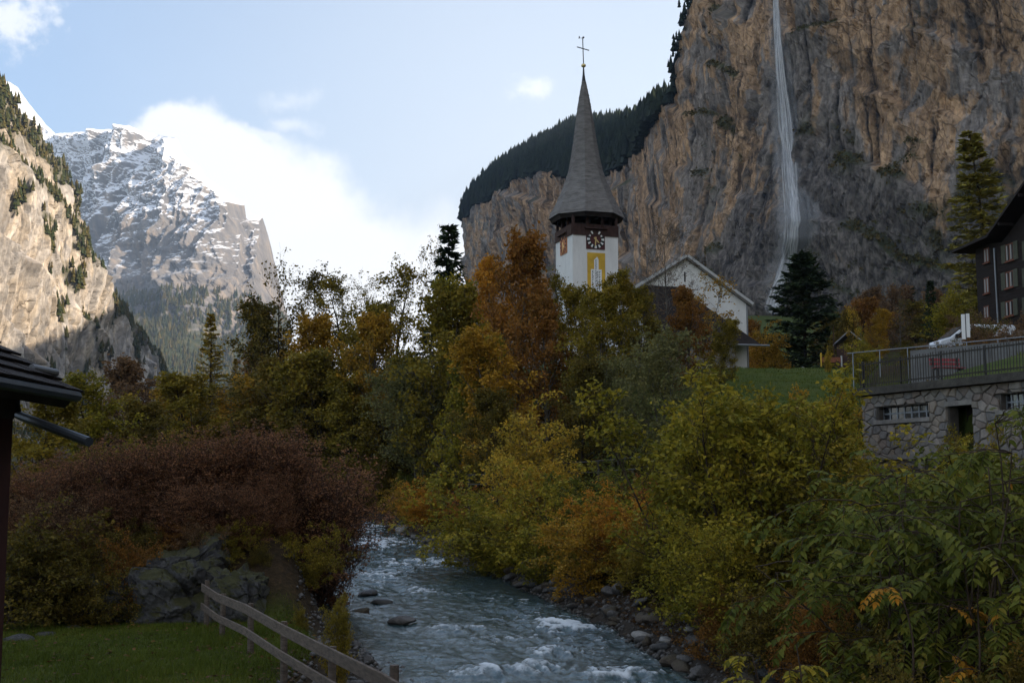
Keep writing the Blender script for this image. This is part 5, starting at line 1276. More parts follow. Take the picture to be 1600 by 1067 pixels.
for s in (-1, 1):
    mb = MB(); mb.prism([(1.0, s * .935, 1.14), (1.95, s * .935, 1.14), (1.95, s * .935, 1.78), (1.74, s * .935, 1.78)], (0, s * .012, 0)); mb.build('side_window', M_glass, van)
    mb = MB(); mb.prism([(2.08, s * .935, 1.14), (3.3, s * .935, 1.14), (3.3, s * .935, 1.78), (2.08, s * .935, 1.78)], (0, s * .012, 0)); mb.build('side_window', M_glass, van)
    mb = MB(); mb.box((1.05, min(s * .96, s * 1.15), 1.12), (1.2, max(s * .96, s * 1.15), 1.36)); mb.build('mirror', M_tyre, van)
    mb = MB(); mb.box((-.012, min(s * .5, s * .86), .72), (.06, max(s * .5, s * .86), .9)); mb.build('headlight', M_lamp, van)
    for x in (.95, 4.05):
        mb = MB(); mb.tube([(x, s * .74, .33), (x, s * .95, .33)], .34, 16); w = mb.build('wheel', M_tyre, van)
        mb = MB(); mb.tube([(x, s * .951, .33), (x, s * .965, .33)], .2, 12); mb.build('rim', M_galv, w)
mb = MB(); mb.box((-.03, -.88, .34), (.05, .88, .6)); mb.build('bumper', M_iron, van)
# ---------------------------------------------------------------- chalet
CF = P(1530, 520, 97.5); ca = Vector((.135, -.99, 0)).normalized(); cn = Vector((-ca.y, ca.x, 0)); cn = cn if cn.x < 0 else -cn
chal = thing('wooden_chalet', 'dark wooden chalet with green shuttered windows', 'house', (CF.x, CF.y, gz(CF.x, CF.y)))
CO = Vector(chal.location); HM = frame((0, 0, 0), ca); csg = -1 if (HM.to_3x3() @ Vector((0, -1, 0))).dot(cn) > 0 else 1
def clx(px, py, out=0.):
    q = on_plane(px, py, CO + cn * out, cn) - CO; return q.dot(ca), q.z
def cbox(mb, x0, x1, t0, t1, z0, z1):
    y0, y1 = sorted((csg * t0, csg * t1)); return mb.box((x0, y0, z0), (x1, y1, z1))
M_chal = simple('old_larch_boards', (.013, .0075, .0055), .8, .4, 2.5, bstr=.4, stretch=(1, 1, 4))
M_shut = simple('faded_green_shutter', (.065, .068, .045), .7, .2, 3); M_wfr = simple('red_brown_window_frame', (.16, .05, .025), .6, .2, 4); M_curt = simple('pale_curtain', (.30, .28, .26), .9, .08, 6)
rp = [clx(1490, 393, 1.), clx(1546, 368, 1.), clx(1602, 288, 1.)]
ex0 = rp[0][0]; HW = rp[2][0]
slope = (rp[2][1] - rp[1][1]) / (rp[2][0] - rp[1][0]); xr_ = rp[2][0] + 3.2; zr_ = rp[2][1] + slope * 3.2
x_far, x_near = 0., xr_ * 2 - 1.2
z_eave = rp[0][1]
wall = MB(HM)
wall.prism([(x_far, 0, -1.5), (x_near, 0, -1.5), (x_near, 0, z_eave), (xr_, 0, zr_ - .6), (rp[1][0], 0, rp[1][1] - .5), (x_far, 0, rp[0][1] + .3)], (0, -csg * 9, 0))
cw = wall.build('wall', M_chal, chal)
# horizontal log courses on the gable, each proud of the wall
zz_ = .2; i = 0
while zz_ < z_eave - .4:
    o = cbox(MB(HM), x_far + .02, x_near - .02, .002, .03 + .012 * (i % 2), zz_, zz_ + .27).build('log', M_chal, cw); zz_ += .285; i += 1
mb = MB(HM)
tops = [(rp[0][0], rp[0][1]), (rp[1][0], rp[1][1]), (rp[2][0], rp[2][1]), (xr_, zr_)]
for k_ in range(3):
    (xa, za), (xb, zb_) = tops[k_], tops[k_ + 1]
    y0 = csg * 1.25; ln = -csg * 11.
    mb.prism([(xa, y0, za - .16), (xb, y0, zb_ - .16), (xb, y0, zb_ + .06), (xa, y0, za + .06)], (0, ln, 0))
    xa2, xb2 = 2 * xr_ - xa, 2 * xr_ - xb
    mb.prism([(xa2, y0, za - .16), (xb2, y0, zb_ - .16), (xb2, y0, zb_ + .06), (xa2, y0, za + .06)], (0, ln, 0))
mb.build('roof', M_blackwood, chal)
for f in (.2, .55, .85):
    xx = rp[1][0] + (xr_ - rp[1][0]) * f; zz2 = rp[1][1] + (zr_ - rp[1][1]) * f
    MB(HM).box((xx - .09, min(0, csg * 1.2), zz2 - .45), (xx + .09, max(0, csg * 1.2), zz2 - .22)).build('purlin', M_blackwood, chal)
def chalet_window(pxa, pxb, pya, pyb, shut=True):
    x0, z1 = clx(pxa, pya); x1, _ = clx(pxb, pya); _, z0 = clx((pxa + pxb) / 2, pyb); z1 = clx((pxa + pxb) / 2, pya)[1]
    wn = cbox(MB(HM), x0, x1, .043, .07, z0, z1).build('window', M_wfr, chal)
    n = 2
    for i in range(n):
        xa = x0 + (x1 - x0) * i / n + .06; xb = x0 + (x1 - x0) * (i + 1) / n - .06
        cbox(MB(HM), xa, xb, .0705, .076, z0 + .08, z1 - .08).build('pane', M_glass, wn)
        cbox(MB(HM), xa + .02, xa + .22, .0765, .079, z0 + .1, z1 - .1).build('curtain', M_curt, wn)
    cbox(MB(HM), x0 - .08, x1 + .08, .0435, .2, z0 - .09, z0 - .002).build('window_sill', M_wfr, wn)
    if shut:
        w = (x1 - x0) * .55
        for xa, xb in ((x0 - w - .03, x0 - .03), (x1 + .03, x1 + w + .03)): cbox(MB(HM), xa, xb, .0435, .10, z0 - .05, z1 + .03).build('shutter', M_shut, chal)
for (pya, pyb) in ((381, 408), (424, 450), (470, 494)):
    chalet_window(1572, 1584, pya, pyb); chalet_window(1606, 1620, pya - 8, pyb - 6)
for (pya, pyb) in ((388, 411), (434, 459), (478, 498)): chalet_window(1538, 1546, pya, pyb, False)
xd, zd = clx(1556, 400); mb = MB(HM); mb.tube([(xd, csg * .12, zd + .6), (xd + .1, csg * .12, -.5)], .07, 6); mb.build('downpipe', M_galv, chal)
# rubble wall under the chalet
rw_ = thing('rubble_wall', 'low rubble wall at the right edge below the chalet', 'wall', P(1612, 530, 74))
for i in range(46):
    x = (i % 12) * .42 + random.uniform(-.08, .08) + (i // 12 % 2) * .2 - 1.2; z = (i // 12) * .3
    bm = bmesh.new(); bmesh.ops.create_cube(bm, size=1); 
    for v in bm.verts: v.co = Vector((v.co.x * .4 + x + random.uniform(-.05, .05), v.co.y * .4 + random.uniform(-.05, .05), v.co.z * .28 + z + random.uniform(-.04, .04) - .5))
    me = bpy.data.meshes.new('stone'); bm.to_mesh(me); bm.free(); link('stone', me, random.choice(M_rub), rw_)
# ---------------------------------------------------------------- small things on the meadow
sx_ = P(1325, 532, 125); shed = thing('grey_shed', 'small shed with a pale slate roof half hidden by trees', 'shed', (sx_.x, sx_.y, gz(sx_.x, sx_.y)), rad(-18))
zs_ = P(1325, 522, 125).z - gz(sx_.x, sx_.y)
MB().box((-1.1, -1.2, -.3), (1.5, 1.5, zs_ - 1.2)).build('wall', M_bwood, shed)
M_pslate = simple('pale_slate', (.20, .20, .215), .7, .2, 2); mb = MB(); mb.prism([(-1.4, -1.5, zs_ - 1.3), (.2, -1.5, zs_ + .1), (1.8, -1.5, zs_ - 1.3), (1.8, -1.5, zs_ - 1.15), (.2, -1.5, zs_ + .26), (-1.4, -1.5, zs_ - 1.15)], (0, 3.4, 0)); mb.build('roof', M_pslate, shed)
mb = MB(); mb.box((-1.35, -1.52, -.3), (-1.27, -1.44, zs_ + .6)); mb.build('pole', M_bwood, shed)
c0 = P(1298, 566, 116); cg = gz(c0.x, c0.y)
cart = thing('wooden_cart', 'small red brown wooden cart on the church meadow', 'cart', (c0.x, c0.y, P(1298, 572, 116).z), rad(5))
M_cart = simple('orange_brown_boards', (.24, .085, .045), .7, .25, 3); 
for i in range(3): MB().box((-1.0, -.5, .30 + i * .17), (.8, -.46, .455 + i * .17)).build('plank', M_cart, cart)
MB().box((-1.0, -.455, .3), (.8, .5, .36)).build('bed', M_bwood, cart)
for x in (-.6, .45):
    mb = MB(); mb.tube([(x, -.6, .2), (x, -.52, .2)], .24, 12); mb.build('wheel', M_bwood, cart)
MB().box((-1.15, -.5, -.1), (-1.02, -.4, 1.2)).build('corner_post', M_yellow, cart); MB().box((.82, -.5, -.1), (.95, -.4, .95)).build('corner_post', M_pale, cart)
g0 = P(1254, 572, 122); M_grave = simple('pale_gravestone', (.34, .34, .33), .85, .15, 4)
gs = thing('gravestone', 'pale rounded gravestone in the shade under the big conifer', 'gravestone', (g0.x, g0.y, gz(g0.x, g0.y)))
mb = MB(); mb.prism([(-.3, -.08, -.1), (.3, -.08, -.1), (.3, -.08, .75), (.2, -.08, 1.0), (0, -.08, 1.1), (-.2, -.08, 1.0), (-.3, -.08, .75)], (0, .16, 0)); mb.build('slab', M_grave, gs, bevel=.02)
MB().box((-.42, -.16, -.15), (.42, .16, .06)).build('plinth', M_grave, gs)
# ---------------------------------------------------------------- house corner at the left edge
HL = thing('tiled_house', 'dark eaves of a tiled house reaching in at the left edge', 'house', (-8.5, 17.5, -3.7))
ho = Vector(HL.location); hd = 14.6
A = P(0, 546, hd) - ho; B_ = P(116, 615, hd) - ho
sl_ = (B_ - A); sl_ = Vector((sl_.x, 0, sl_.z)).normalized(); up_ = Vector((-sl_.z, 0, sl_.x)); LEN = -6.
ridge_p = B_ - sl_ * 5.2
M_tile = simple('dark_clay_tiles', (.020, .014, .012), .85, .35, 3, bstr=.4); M_verge = simple('weathered_verge_board', (.055, .040, .030), .85, .3, 3, bstr=.4, stretch=(1, 1, 1)); M_redw = simple('dark_red_render', (.055, .018, .013), .9, .25, 3); M_gpipe = simple('blue_grey_pipe', (.05, .06, .07), .45, .15, 2, metal=.3)
rf = MB(); p0 = B_; p1 = ridge_p
rf.prism([p0 - up_ * .08, p1 - up_ * .08, p1, p0], (0, LEN, 0)); roof = rf.build('roof', M_blackwood, HL)
mb = MB(); mb.prism([p0 - up_ * .155 + Vector((0, .004, 0)), p1 - up_ * .155 + Vector((0, .004, 0)), p1 + up_ * .02 + Vector((0, .004, 0)), p0 + up_ * .02 + Vector((0, .004, 0))], (0, .03, 0)); mb.prism([p0 - up_ * .2 + Vector((0, -5.9, 0)), p1 - up_ * .2 + Vector((0, -5.9, 0)), p1 - up_ * .085 + Vector((0, -5.9, 0)), p0 - up_ * .085 + Vector((0, -5.9, 0))], (0, 5.89, 0)); mb.build('verge_board', M_verge, HL)
tl_w = .30
tmesh = None
for i in range(18):
    for j in range(8):
        q = p0 - sl_ * (.29 * (i + 1) - .02) + Vector((0, .06 - (j + 1) * tl_w, 0)) + up_ * .006
        if tmesh is None:
            mb = MB(); a_, b2 = Vector((0, 0, 0)), sl_ * .33
            mb.prism([a_ + up_ * .004, b2 + up_ * .045, b2 + up_ * .075, a_ + up_ * .03], (0, tl_w - .012, 0)); tmesh = mb.mesh('tile')
        link('tile', tmesh, M_tile, roof, q + Vector((0, 0, random.uniform(-.004, .004))))
mb = MB(); mb.tube([B_ + Vector((.06, -.08, -.04)), B_ + Vector((.06, LEN, -.1))], .065, 8); mb.build('gutter', M_gpipe, HL)
q = P(78, 581, 14.4) - ho; mb = MB(); mb.tube([q + Vector((-.10, -.3, .02)), q + Vector((.03, .12, -.0))], .045, 10); mb.build('vent_pipe', M_galv, HL)
wx_ = (P(20, 660, 14.0) - ho).x; yw = 14.0 - ho.y
zsoff = (P(20, 629, 14.0) - ho).z; zband = (P(20, 651, 14.0) - ho).z
MB().box((wx_ - 5, yw - 9, -.4), (wx_, yw, zband - .03)).build('wall', M_redw, HL)
MB().box((wx_ - 5, yw - 9, zband - .028), (wx_ + .01, yw + .01, zsoff + .05)).build('wall_plate', M_verge, HL)
zt_ = lambda x: ((B_.z - up_.z * .21) + (B_.x - x) * (-sl_.z / sl_.x) * 1.0)
mb = MB(); mb.prism([(wx_ - 4, yw, zsoff + .052), (B_.x - .35, yw, zsoff + .052), (B_.x - .1, yw, zt_(B_.x - .1) - .03), (wx_ - 4, yw, zt_(wx_ - 4) - .03)], (0, -5, 0)); mb.build('gable_boards', M_blackwood, HL)
q0 = P(24, 632, 14.25) - ho; q1 = P(27, 648, 14.25) - ho; q2 = P(139, 690, 13.2) - ho
mb = MB(); mb.tube([q0 + Vector((0, 0, .25)), q0, q1, q1.lerp(q2, .06), q2], .052, 10); mb.build('drain_pipe', M_gpipe, HL, smooth=False)
print('bench', proj((bp_.x, bp_.y, bz)), 'van', proj(van.location), gz(vp.x, vp.y), vg, 'wall', proj(gw.location))
print('buildings', round(time.time() - T0, 1))
# ================================================================ foreground
# ---------------------------------------------------------------- stones
def rock_mesh(name, seed, sub=3, flat=.65, facet=.5):
    bm = bmesh.new(); bmesh.ops.create_icosphere(bm, subdivisions=sub, radius=1); r = np.random.default_rng(seed)
    co = np.array([v.co for v in bm.verts])
    for k_ in range(9):                       # cut flat faces
        nn_ = r.normal(0, 1, 3); nn_ /= np.linalg.norm(nn_); dd = r.uniform(.62, .9); e = co @ nn_ - dd; co = co - np.maximum(e, 0)[:, None] * nn_ * .92
    n_ = fbm(co[:, 0] * 1.4 + seed, co[:, 1] * 1.4, co[:, 2] * 1.4, oct=4, seed=seed) * .22
    co = co * (1 + n_[:, None]) * np.array([1.15, .9, flat])
    for v, c_ in zip(bm.verts, co): v.co = c_
    me = bpy.data.meshes.new(name); bm.to_mesh(me); bm.free(); me.polygons.foreach_set('use_smooth', [True] * len(me.polygons)); return me
def stone_mat(name, c1, c2, moss=0., wet=.8):
    m, b = new_mat(name); oc = b.n('ShaderNodeTexCoord').outputs['Object']; g = b.n('ShaderNodeNewGeometry')
    n1_ = b.noise(oc, 1.7, 7, .65); n2_ = b.noise(oc, 7, 6, .7)
    c = b.mix(b.mapr(b.math('ADD', b.math('MULTIPLY', n1_, .5), b.math('MULTIPLY', n2_, .5)), .35, .65), c1, c2)
    if moss:
        s_ = b.n('ShaderNodeSeparateXYZ'); b.link(g.outputs['Normal'], s_.inputs[0])
        f = b.mapr(b.math('ADD', b.math('MULTIPLY', s_.outputs[2], .5), b.math('MULTIPLY', b.math('SUBTRACT', n1_, .5), 2.2)), .02, .30, 0, moss)
        c = b.mix(f, c, b.mix(n2_, (.012, .016, .004), (.06, .055, .010)))
    return finish(m, b, c, wet, .4, n2_, .7, .06)
ST = [stone_mat('grey_river_stone', (.045, .042, .038), (.13, .12, .11), .0, .6), stone_mat('brown_river_stone', (.042, .030, .021), (.115, .086, .062), .35, .7), stone_mat('dark_wet_stone', (.022, .022, .022), (.07, .066, .06), .0, .35), stone_mat('pale_river_stone', (.20, .19, .175), (.36, .34, .31), 0, .6)]
RM = [rock_mesh('stone', 40 + i, 3, [.55, .7, .8, .5, .62, .75][i]) for i in range(6)]
RS = random.Random(77)
def stone(label, x, y, r, mat, sink=.35, group=None, name='river_stone', z=None, k=None, rz=None):
    o = link(name, RM[RS.randrange(6) if k is None else k], None)
    zz2 = max(float(ground_z(x, y)), float(water_z(y)) - .25) if z is None else z
    o.location = (x, y, zz2 + r * .6 - r * sink); o.scale = (r * RS.uniform(.85, 1.25), r * RS.uniform(.8, 1.1), r * RS.uniform(.75, 1.)); o.rotation_euler = (RS.uniform(-.15, .15), RS.uniform(-.15, .15), RS.uniform(0, 6.3) if rz is None else rz)
    if not o.data.materials: o.data.materials.append(mat)
    o.material_slots[0].link = 'OBJECT'; o.material_slots[0].material = mat
    return tag(o, label, 'stone', group)
def wstone(label, px, py, rpx, mat, sink=.45, k=None):
    x, y = on_water(px, py); return stone(label, x, y, rpx * y / FPX, mat, sink, 'stones standing in the river', z=float(water_z(y)), k=k, rz=.2)
wstone('pale rounded stone standing alone in the river', 628, 975, 17, ST[0], .3, 0)
wstone('dark flat wet stone upstream of the pale rounded one', 597, 944, 16, ST[2], .5, 3)
wstone('small dark stone left of the flat wet stone', 575, 929, 13, ST[2], .5, 5)
wstone('low brown stone near the left shore behind the pale rounded one', 565, 957, 13, ST[1], .6, 1)
wstone('pale boulder at the river bend', 629, 832, 12, ST[3], .2, 2)
wstone('flat tan stone below the boulder at the bend', 664, 845, 13, ST[1], .4, 0)
wstone('broad low stone in the water against the right bank', 682, 864, 17, ST[0], .6, 3)
for (px, py, rp, mt_, lb) in [(950, 995, 13, 3, 'narrow pale stone at the right waterline'), (997, 1004, 15, 3, 'white angular stone on the right waterline'), (1035, 1018, 12, 3, 'white stone second from the right end of the waterline'), (1072, 1022, 10, 3, 'small white stone near the right end of the waterline'), (1108, 1048, 20, 0, 'large grey stone at the lower end of the right bank'), (905, 968, 14, 1, 'brown stone beside the white rapid'), (880, 965, 12, 2, 'dark stone beside the white rapid'), (1120, 1025, 13, 0, 'grey stone above the large one at the lower bank'), (1142, 1045, 13, 1, 'brown grey stone at the bottom of the right bank'), (1168, 1055, 10, 0, 'small grey stone under the yellow sprig')]:
    x, y = on_water(px, py); stone(lb, x + .1, y, rp * y / FPX, ST[mt_], .3, 'pale stones along the right waterline', name='bank_stone')
for i in range(250):
    y = 27 + 70 * RS.random() ** 1.4; e = RS.random() ** 1.5 * 3.2 - .35; x = float(xr(y)) + e
    r = RS.uniform(.09, .32) * (1.1 if e < 1 else .9); kd = RS.choice([0, 1, 1, 2, 1, 0]); sec = 'below the maple thicket' if y < 38 else 'beside the white rapid' if y < 48 else 'under the arching shrubs' if y < 68 else 'towards the river bend'
    stone(['grey', 'brown', 'dark wet'][kd] + ' stone in the rough pile on the right bank ' + sec, x, y, r, ST[kd], .2, 'stones piled along the right bank', name='bank_stone')
for i in range(150):
    y = 19 + 34 * RS.random(); e = RS.random() * 2.4 - 1.7; x = float(xl(y)) - e
    kd = RS.choice([0, 2]); sec = 'beside the near fence rails' if y < 27 else 'below the thin shore plants' if y < 37 else 'under the leaning shrubs'
    stone(['grey', 'dry', 'dark wet'][kd] + ' stone on the left shore ' + sec, x, y, RS.uniform(.06, .2), ST[kd], .3, 'stones along the left shore', name='shore_stone')
# gravel
r = np.random.default_rng(31); n = 5000
yy = 17 + 40 * r.random(n); left = r.random(n) < .6; ee = r.random(n) * 2.6 - .9
xx = np.where(left, xl(yy) - ee + .3, xr(yy) + ee * .7)
zz3 = np.maximum(ground_z(xx, yy), water_z(yy) - .1) + .02
oc_v = np.array([(1, 0, 0), (-1, 0, 0), (0, 1, 0), (0, -1, 0), (0, 0, .7), (0, 0, -.7)]); oc_f = np.array([(0, 2, 4), (2, 1, 4), (1, 3, 4), (3, 0, 4), (2, 0, 5), (1, 2, 5), (3, 1, 5), (0, 3, 5)])
s_ = .025 + .07 * r.random(n) ** 2
a_ = r.random(n) * 6.28; ca_, sa_ = np.cos(a_), np.sin(a_)
v = oc_v[None] * s_[:, None, None] * (1 + .5 * r.random((n, 1, 3))); v = np.stack([v[..., 0] * ca_[:, None] - v[..., 1] * sa_[:, None], v[..., 0] * sa_[:, None] + v[..., 1] * ca_[:, None], v[..., 2]], -1) + np.stack([xx, yy, zz3], -1)[:, None]
tag(link('gravel', np_mesh('gravel', v.reshape(-1, 3), (np.arange(n)[:, None, None] * 6 + oc_f[None]).reshape(-1, 3), smooth=True), ST[0]), kind='stuff', label='small gravel on both shores of the river')
# ---------------------------------------------------------------- mossy rock outcrop behind the lawn
M_out = stone_mat('mossy_grey_limestone', (.030, .030, .032), (.115, .112, .112), .95, .85)
def outcrop(label, pxa, pxb, pytop, pybot, d, seed, deep=2.2):
    a = P(pxa, pybot, d); b2 = P(pxb, pybot, d); zt = P(pxa, pytop, d).z; zb_ = float(ground_z((a.x + b2.x) / 2, d)) - .5
    n = 60; u = np.linspace(-1, 1, n); U, Vv = np.meshgrid(u, u)
    bm = bmesh.new(); bmesh.ops.create_cube(bm, size=2); bmesh.ops.subdivide_edges(bm, edges=bm.edges[:], cuts=44, use_grid_fill=True)
    co = np.array([v.co for v in bm.verts]); L = np.linalg.norm(co, axis=1, keepdims=True)
    co = co * (.62 + .38 * (1 / L) * 1.15)
    W_ = (b2.x - a.x) / 2; Hh = (zt - zb_) / 2
    w = co * np.array([W_, deep, Hh])
    p_ = w + seed * 7.7
    f1, f2, val = worley(p_[:, 0] * .40 + p_[:, 1] * .2, p_[:, 2] * .62 + p_[:, 1] * .2, seed)
    q_ = fbm(p_[:, 0] * .5, p_[:, 1] * .5, p_[:, 2] * .7, oct=5, seed=seed) * .42 + val * .22 - sstep(.10, 0, f2) * .22 + (saw(p_[:, 2] * 1.1 + .15 * p_[:, 0] + fbm(p_[:, 0] * .4, p_[:, 2] * .4, oct=2, seed=seed + 3), .25) - .5) * .20
    g1, g2, gv = worley(p_[:, 0] * 1.9 + p_[:, 1], p_[:, 2] * 2.6 + p_[:, 1] * .6, seed + 5); q_ = q_ + gv * .035 - sstep(.08, 0, g2) * .05 + fbm(p_[:, 0] * 2.2, p_[:, 1] * 2.2, p_[:, 2] * 3, oct=4, seed=seed + 8) * .12
    nrm = co / np.linalg.norm(co, axis=1, keepdims=True)
    w = w + nrm * q_[:, None]
    for v, c_ in zip(bm.verts, w): v.co = c_
    me = bpy.data.meshes.new('rock_outcrop'); bm.to_mesh(me); bm.free()
    o = link('rock_outcrop', me, M_out, None, ((a.x + b2.x) / 2, d + deep * .5, (zt + zb_) / 2)); return tag(o, label, 'rock', 'mossy rocks behind the lawn')
outcrop('broad grey rock face with horizontal cracks behind the lawn', 218, 318, 850, 968, 34.3, 3)
outcrop('dark mossy rock at the left of the outcrop', 90, 235, 882, 984, 34.4, 5)
outcrop('low grey rock behind the start of the fence', 300, 420, 880, 962, 34.8, 7)
outcrop('shaded mossy rock at the far left of the lawn', -60, 110, 895, 990, 34.5, 9)
for (px, py, d, r_, lb) in [(70, 1008, 31, .34, 'dark flat stone lying on the lawn at the left edge'), (112, 1000, 32.5, .26, 'smaller dark stone beside the flat one on the lawn'), (205, 990, 33.6, .22, 'low stone in the grass in front of the rock face'), (258, 987, 33.9, .20, 'brown stone in the grass near the broad rock face'), (30, 1015, 30, .4, 'dark stone half buried in the left edge of the lawn')]:
    p = P(px, py, d); stone(lb, p.x, d, r_ * .8, ST[2], .75, 'dark stones lying in the lawn', name='lawn_stone')
# ---------------------------------------------------------------- lawn grass
M_grass = leaf_mat('grass_blades', [(.030, .046, .007), (.066, .090, .012), (.11, .135, .018), (.15, .14, .025)], .25)
def grass(name, xs, ys, hts, wd, label):
    n = len(xs); r = np.random.default_rng(7); a = r.random(n) * 6.28; zz4 = ground_z(xs, ys) - .01
    b0_ = np.stack([xs, ys, zz4], -1); d_ = np.stack([np.cos(a), np.sin(a), 0 * a], -1) * (wd * (.6 + .8 * r.random(n)))[:, None]
    tip = b0_ + np.stack([r.normal(0, .35, n) * hts, r.normal(0, .35, n) * hts, hts], -1)
    V = np.stack([b0_ - d_, b0_ + d_, tip], 1).reshape(-1, 3)
    t = np.repeat(np.clip(.5 + .35 * fbm(xs * .5, ys * .5, oct=4, seed=3) + r.normal(0, .2, n), 0, 1), 3)
    return tag(link(name, np_mesh(name, V, np.arange(n * 3).reshape(-1, 3), {'tint': t}), M_grass), kind='stuff', label=label)
r = np.random.default_rng(8); n = 150000
ys_ = 21 + 16.2 * r.random(n); xs_ = -19 + 18 * r.random(n)
k_ = (xl(ys_) - xs_ > 1.3) & (ys_ - .12 * (xs_ + 8) < 34.6 + r.normal(0, .35, n)) & (xs_ / ys_ > -.46)
xs_, ys_ = xs_[k_], ys_[k_]
grass('lawn_grass', xs_, ys_, (.05 + .06 * r.random(len(xs_))) * (1 + .8 * (fbm(xs_ * .8, ys_ * .8, oct=3, seed=5) > .15)), .009, 'short green grass of the lawn by the river')
n = 60000; ys_ = 46 + 80 * r.random(n); xs_ = 8 + 38 * r.random(n); s4 = (xs_ - SB0.x) * SBn.x + (ys_ - SB0.y) * SBn.y
k_ = (xs_ > xr(ys_) + 12) & ((s4 < -.5) | (s4 > 7.2) | (ys_ > 54)); grass('meadow_grass', xs_[k_], ys_[k_], .08 + .12 * r.random(k_.sum()), .02, 'rough grass of the church meadow')
n = 9000; aa = -1 + (SBL) * r.random(n); bb_ = .4 + 14 * r.random(n); xs_ = SB0.x + SBdir.x * aa + SBn.x * bb_; ys_ = SB0.y + SBdir.y * aa + SBn.y * bb_
# tufts on the roof edge are left to the moss
# ---------------------------------------------------------------- wooden fence by the river
M_fw = simple('weathered_fence_wood', (.115, .088, .068), .85, .5, 3.5, bstr=.7, stretch=(1, 1, 6))
fposts = [(322, 33.0, 905), (346, 30.6, 926), (391, 27.6, 941), (443, 24.0, 969), (515, 20.8, 1008), (609, 17.2, 1037), (705, 14.2, 1080), (860, 11.2, 1160)]
fp0 = P(322, 960, 33)
fence = thing('river_fence', 'brown two rail wooden fence running along the river edge of the lawn', 'fence', (fp0.x, 33.0, -3.6))
FO = Vector(fence.location); tops = []
for (px, d, pt) in fposts:
    t_ = P(px, pt, d); g_ = min(gz(t_.x, t_.y), t_.z - .9); tops.append(t_)
    mb = MB(); lean_ = random.uniform(-.03, .03)
    mb.tube([Vector((t_.x + .03, t_.y + .05, g_ - .3)) - FO, Vector((t_.x + .03 + lean_, t_.y + .05, t_.z - .02)) - FO], [.075, .065], 8); mb.build('post', M_fw, fence)
fi = np.arange(len(tops)); zf_ = np.polyval(np.polyfit(fi[:6], [t.z for t in tops[:6]], 1), fi)
for t, z_ in zip(tops, zf_): t.z = float(.35 * t.z + .65 * z_)
for dz0, hh in ((-.14, .20), (-.62, .17)):
    for i in range(len(tops) - 1):
        a = tops[i] - FO + Vector((-.085, -.06, dz0)); b2 = tops[i + 1] - FO + Vector((-.085, -.06, dz0))
        dd = (b2 - a).normalized(); mb = MB(); mb.beam(a - dd * .02, b2 - dd * .03, .05, hh); mb.build('rail', M_fw, fence, bevel=.008)
# ---------------------------------------------------------------- path railing on the far bank
pr0 = P(735, 745, 66)
prl = thing('path_railing', 'thin pole railing along the path through the trees', 'railing', (pr0.x, 66, gz(pr0.x, 66)))
PO = Vector(prl.location)
pts = [(733, 66, 742), (770, 64.5, 741), (800, 63.5, 741), (860, 61, 726), (935, 57, 720), (1010, 53, 713), (1085, 49, 706)]
for i, (px, d, py) in enumerate(pts):
    t_ = P(px, py, d); mb = MB(); mb.tube([Vector((t_.x, t_.y, gz(t_.x, t_.y) - .4)) - PO, t_ - PO + Vector((0, 0, .05))], .05, 6); mb.build('post', M_rail, prl)
    if i:
        for dz_ in (0, -.5):
            mb = MB(); mb.tube([a + Vector((0, 0, dz_)), t_ - PO + Vector((0, 0, dz_))], .035, 6); mb.build('rail', M_rail, prl)
    a = t_ - PO
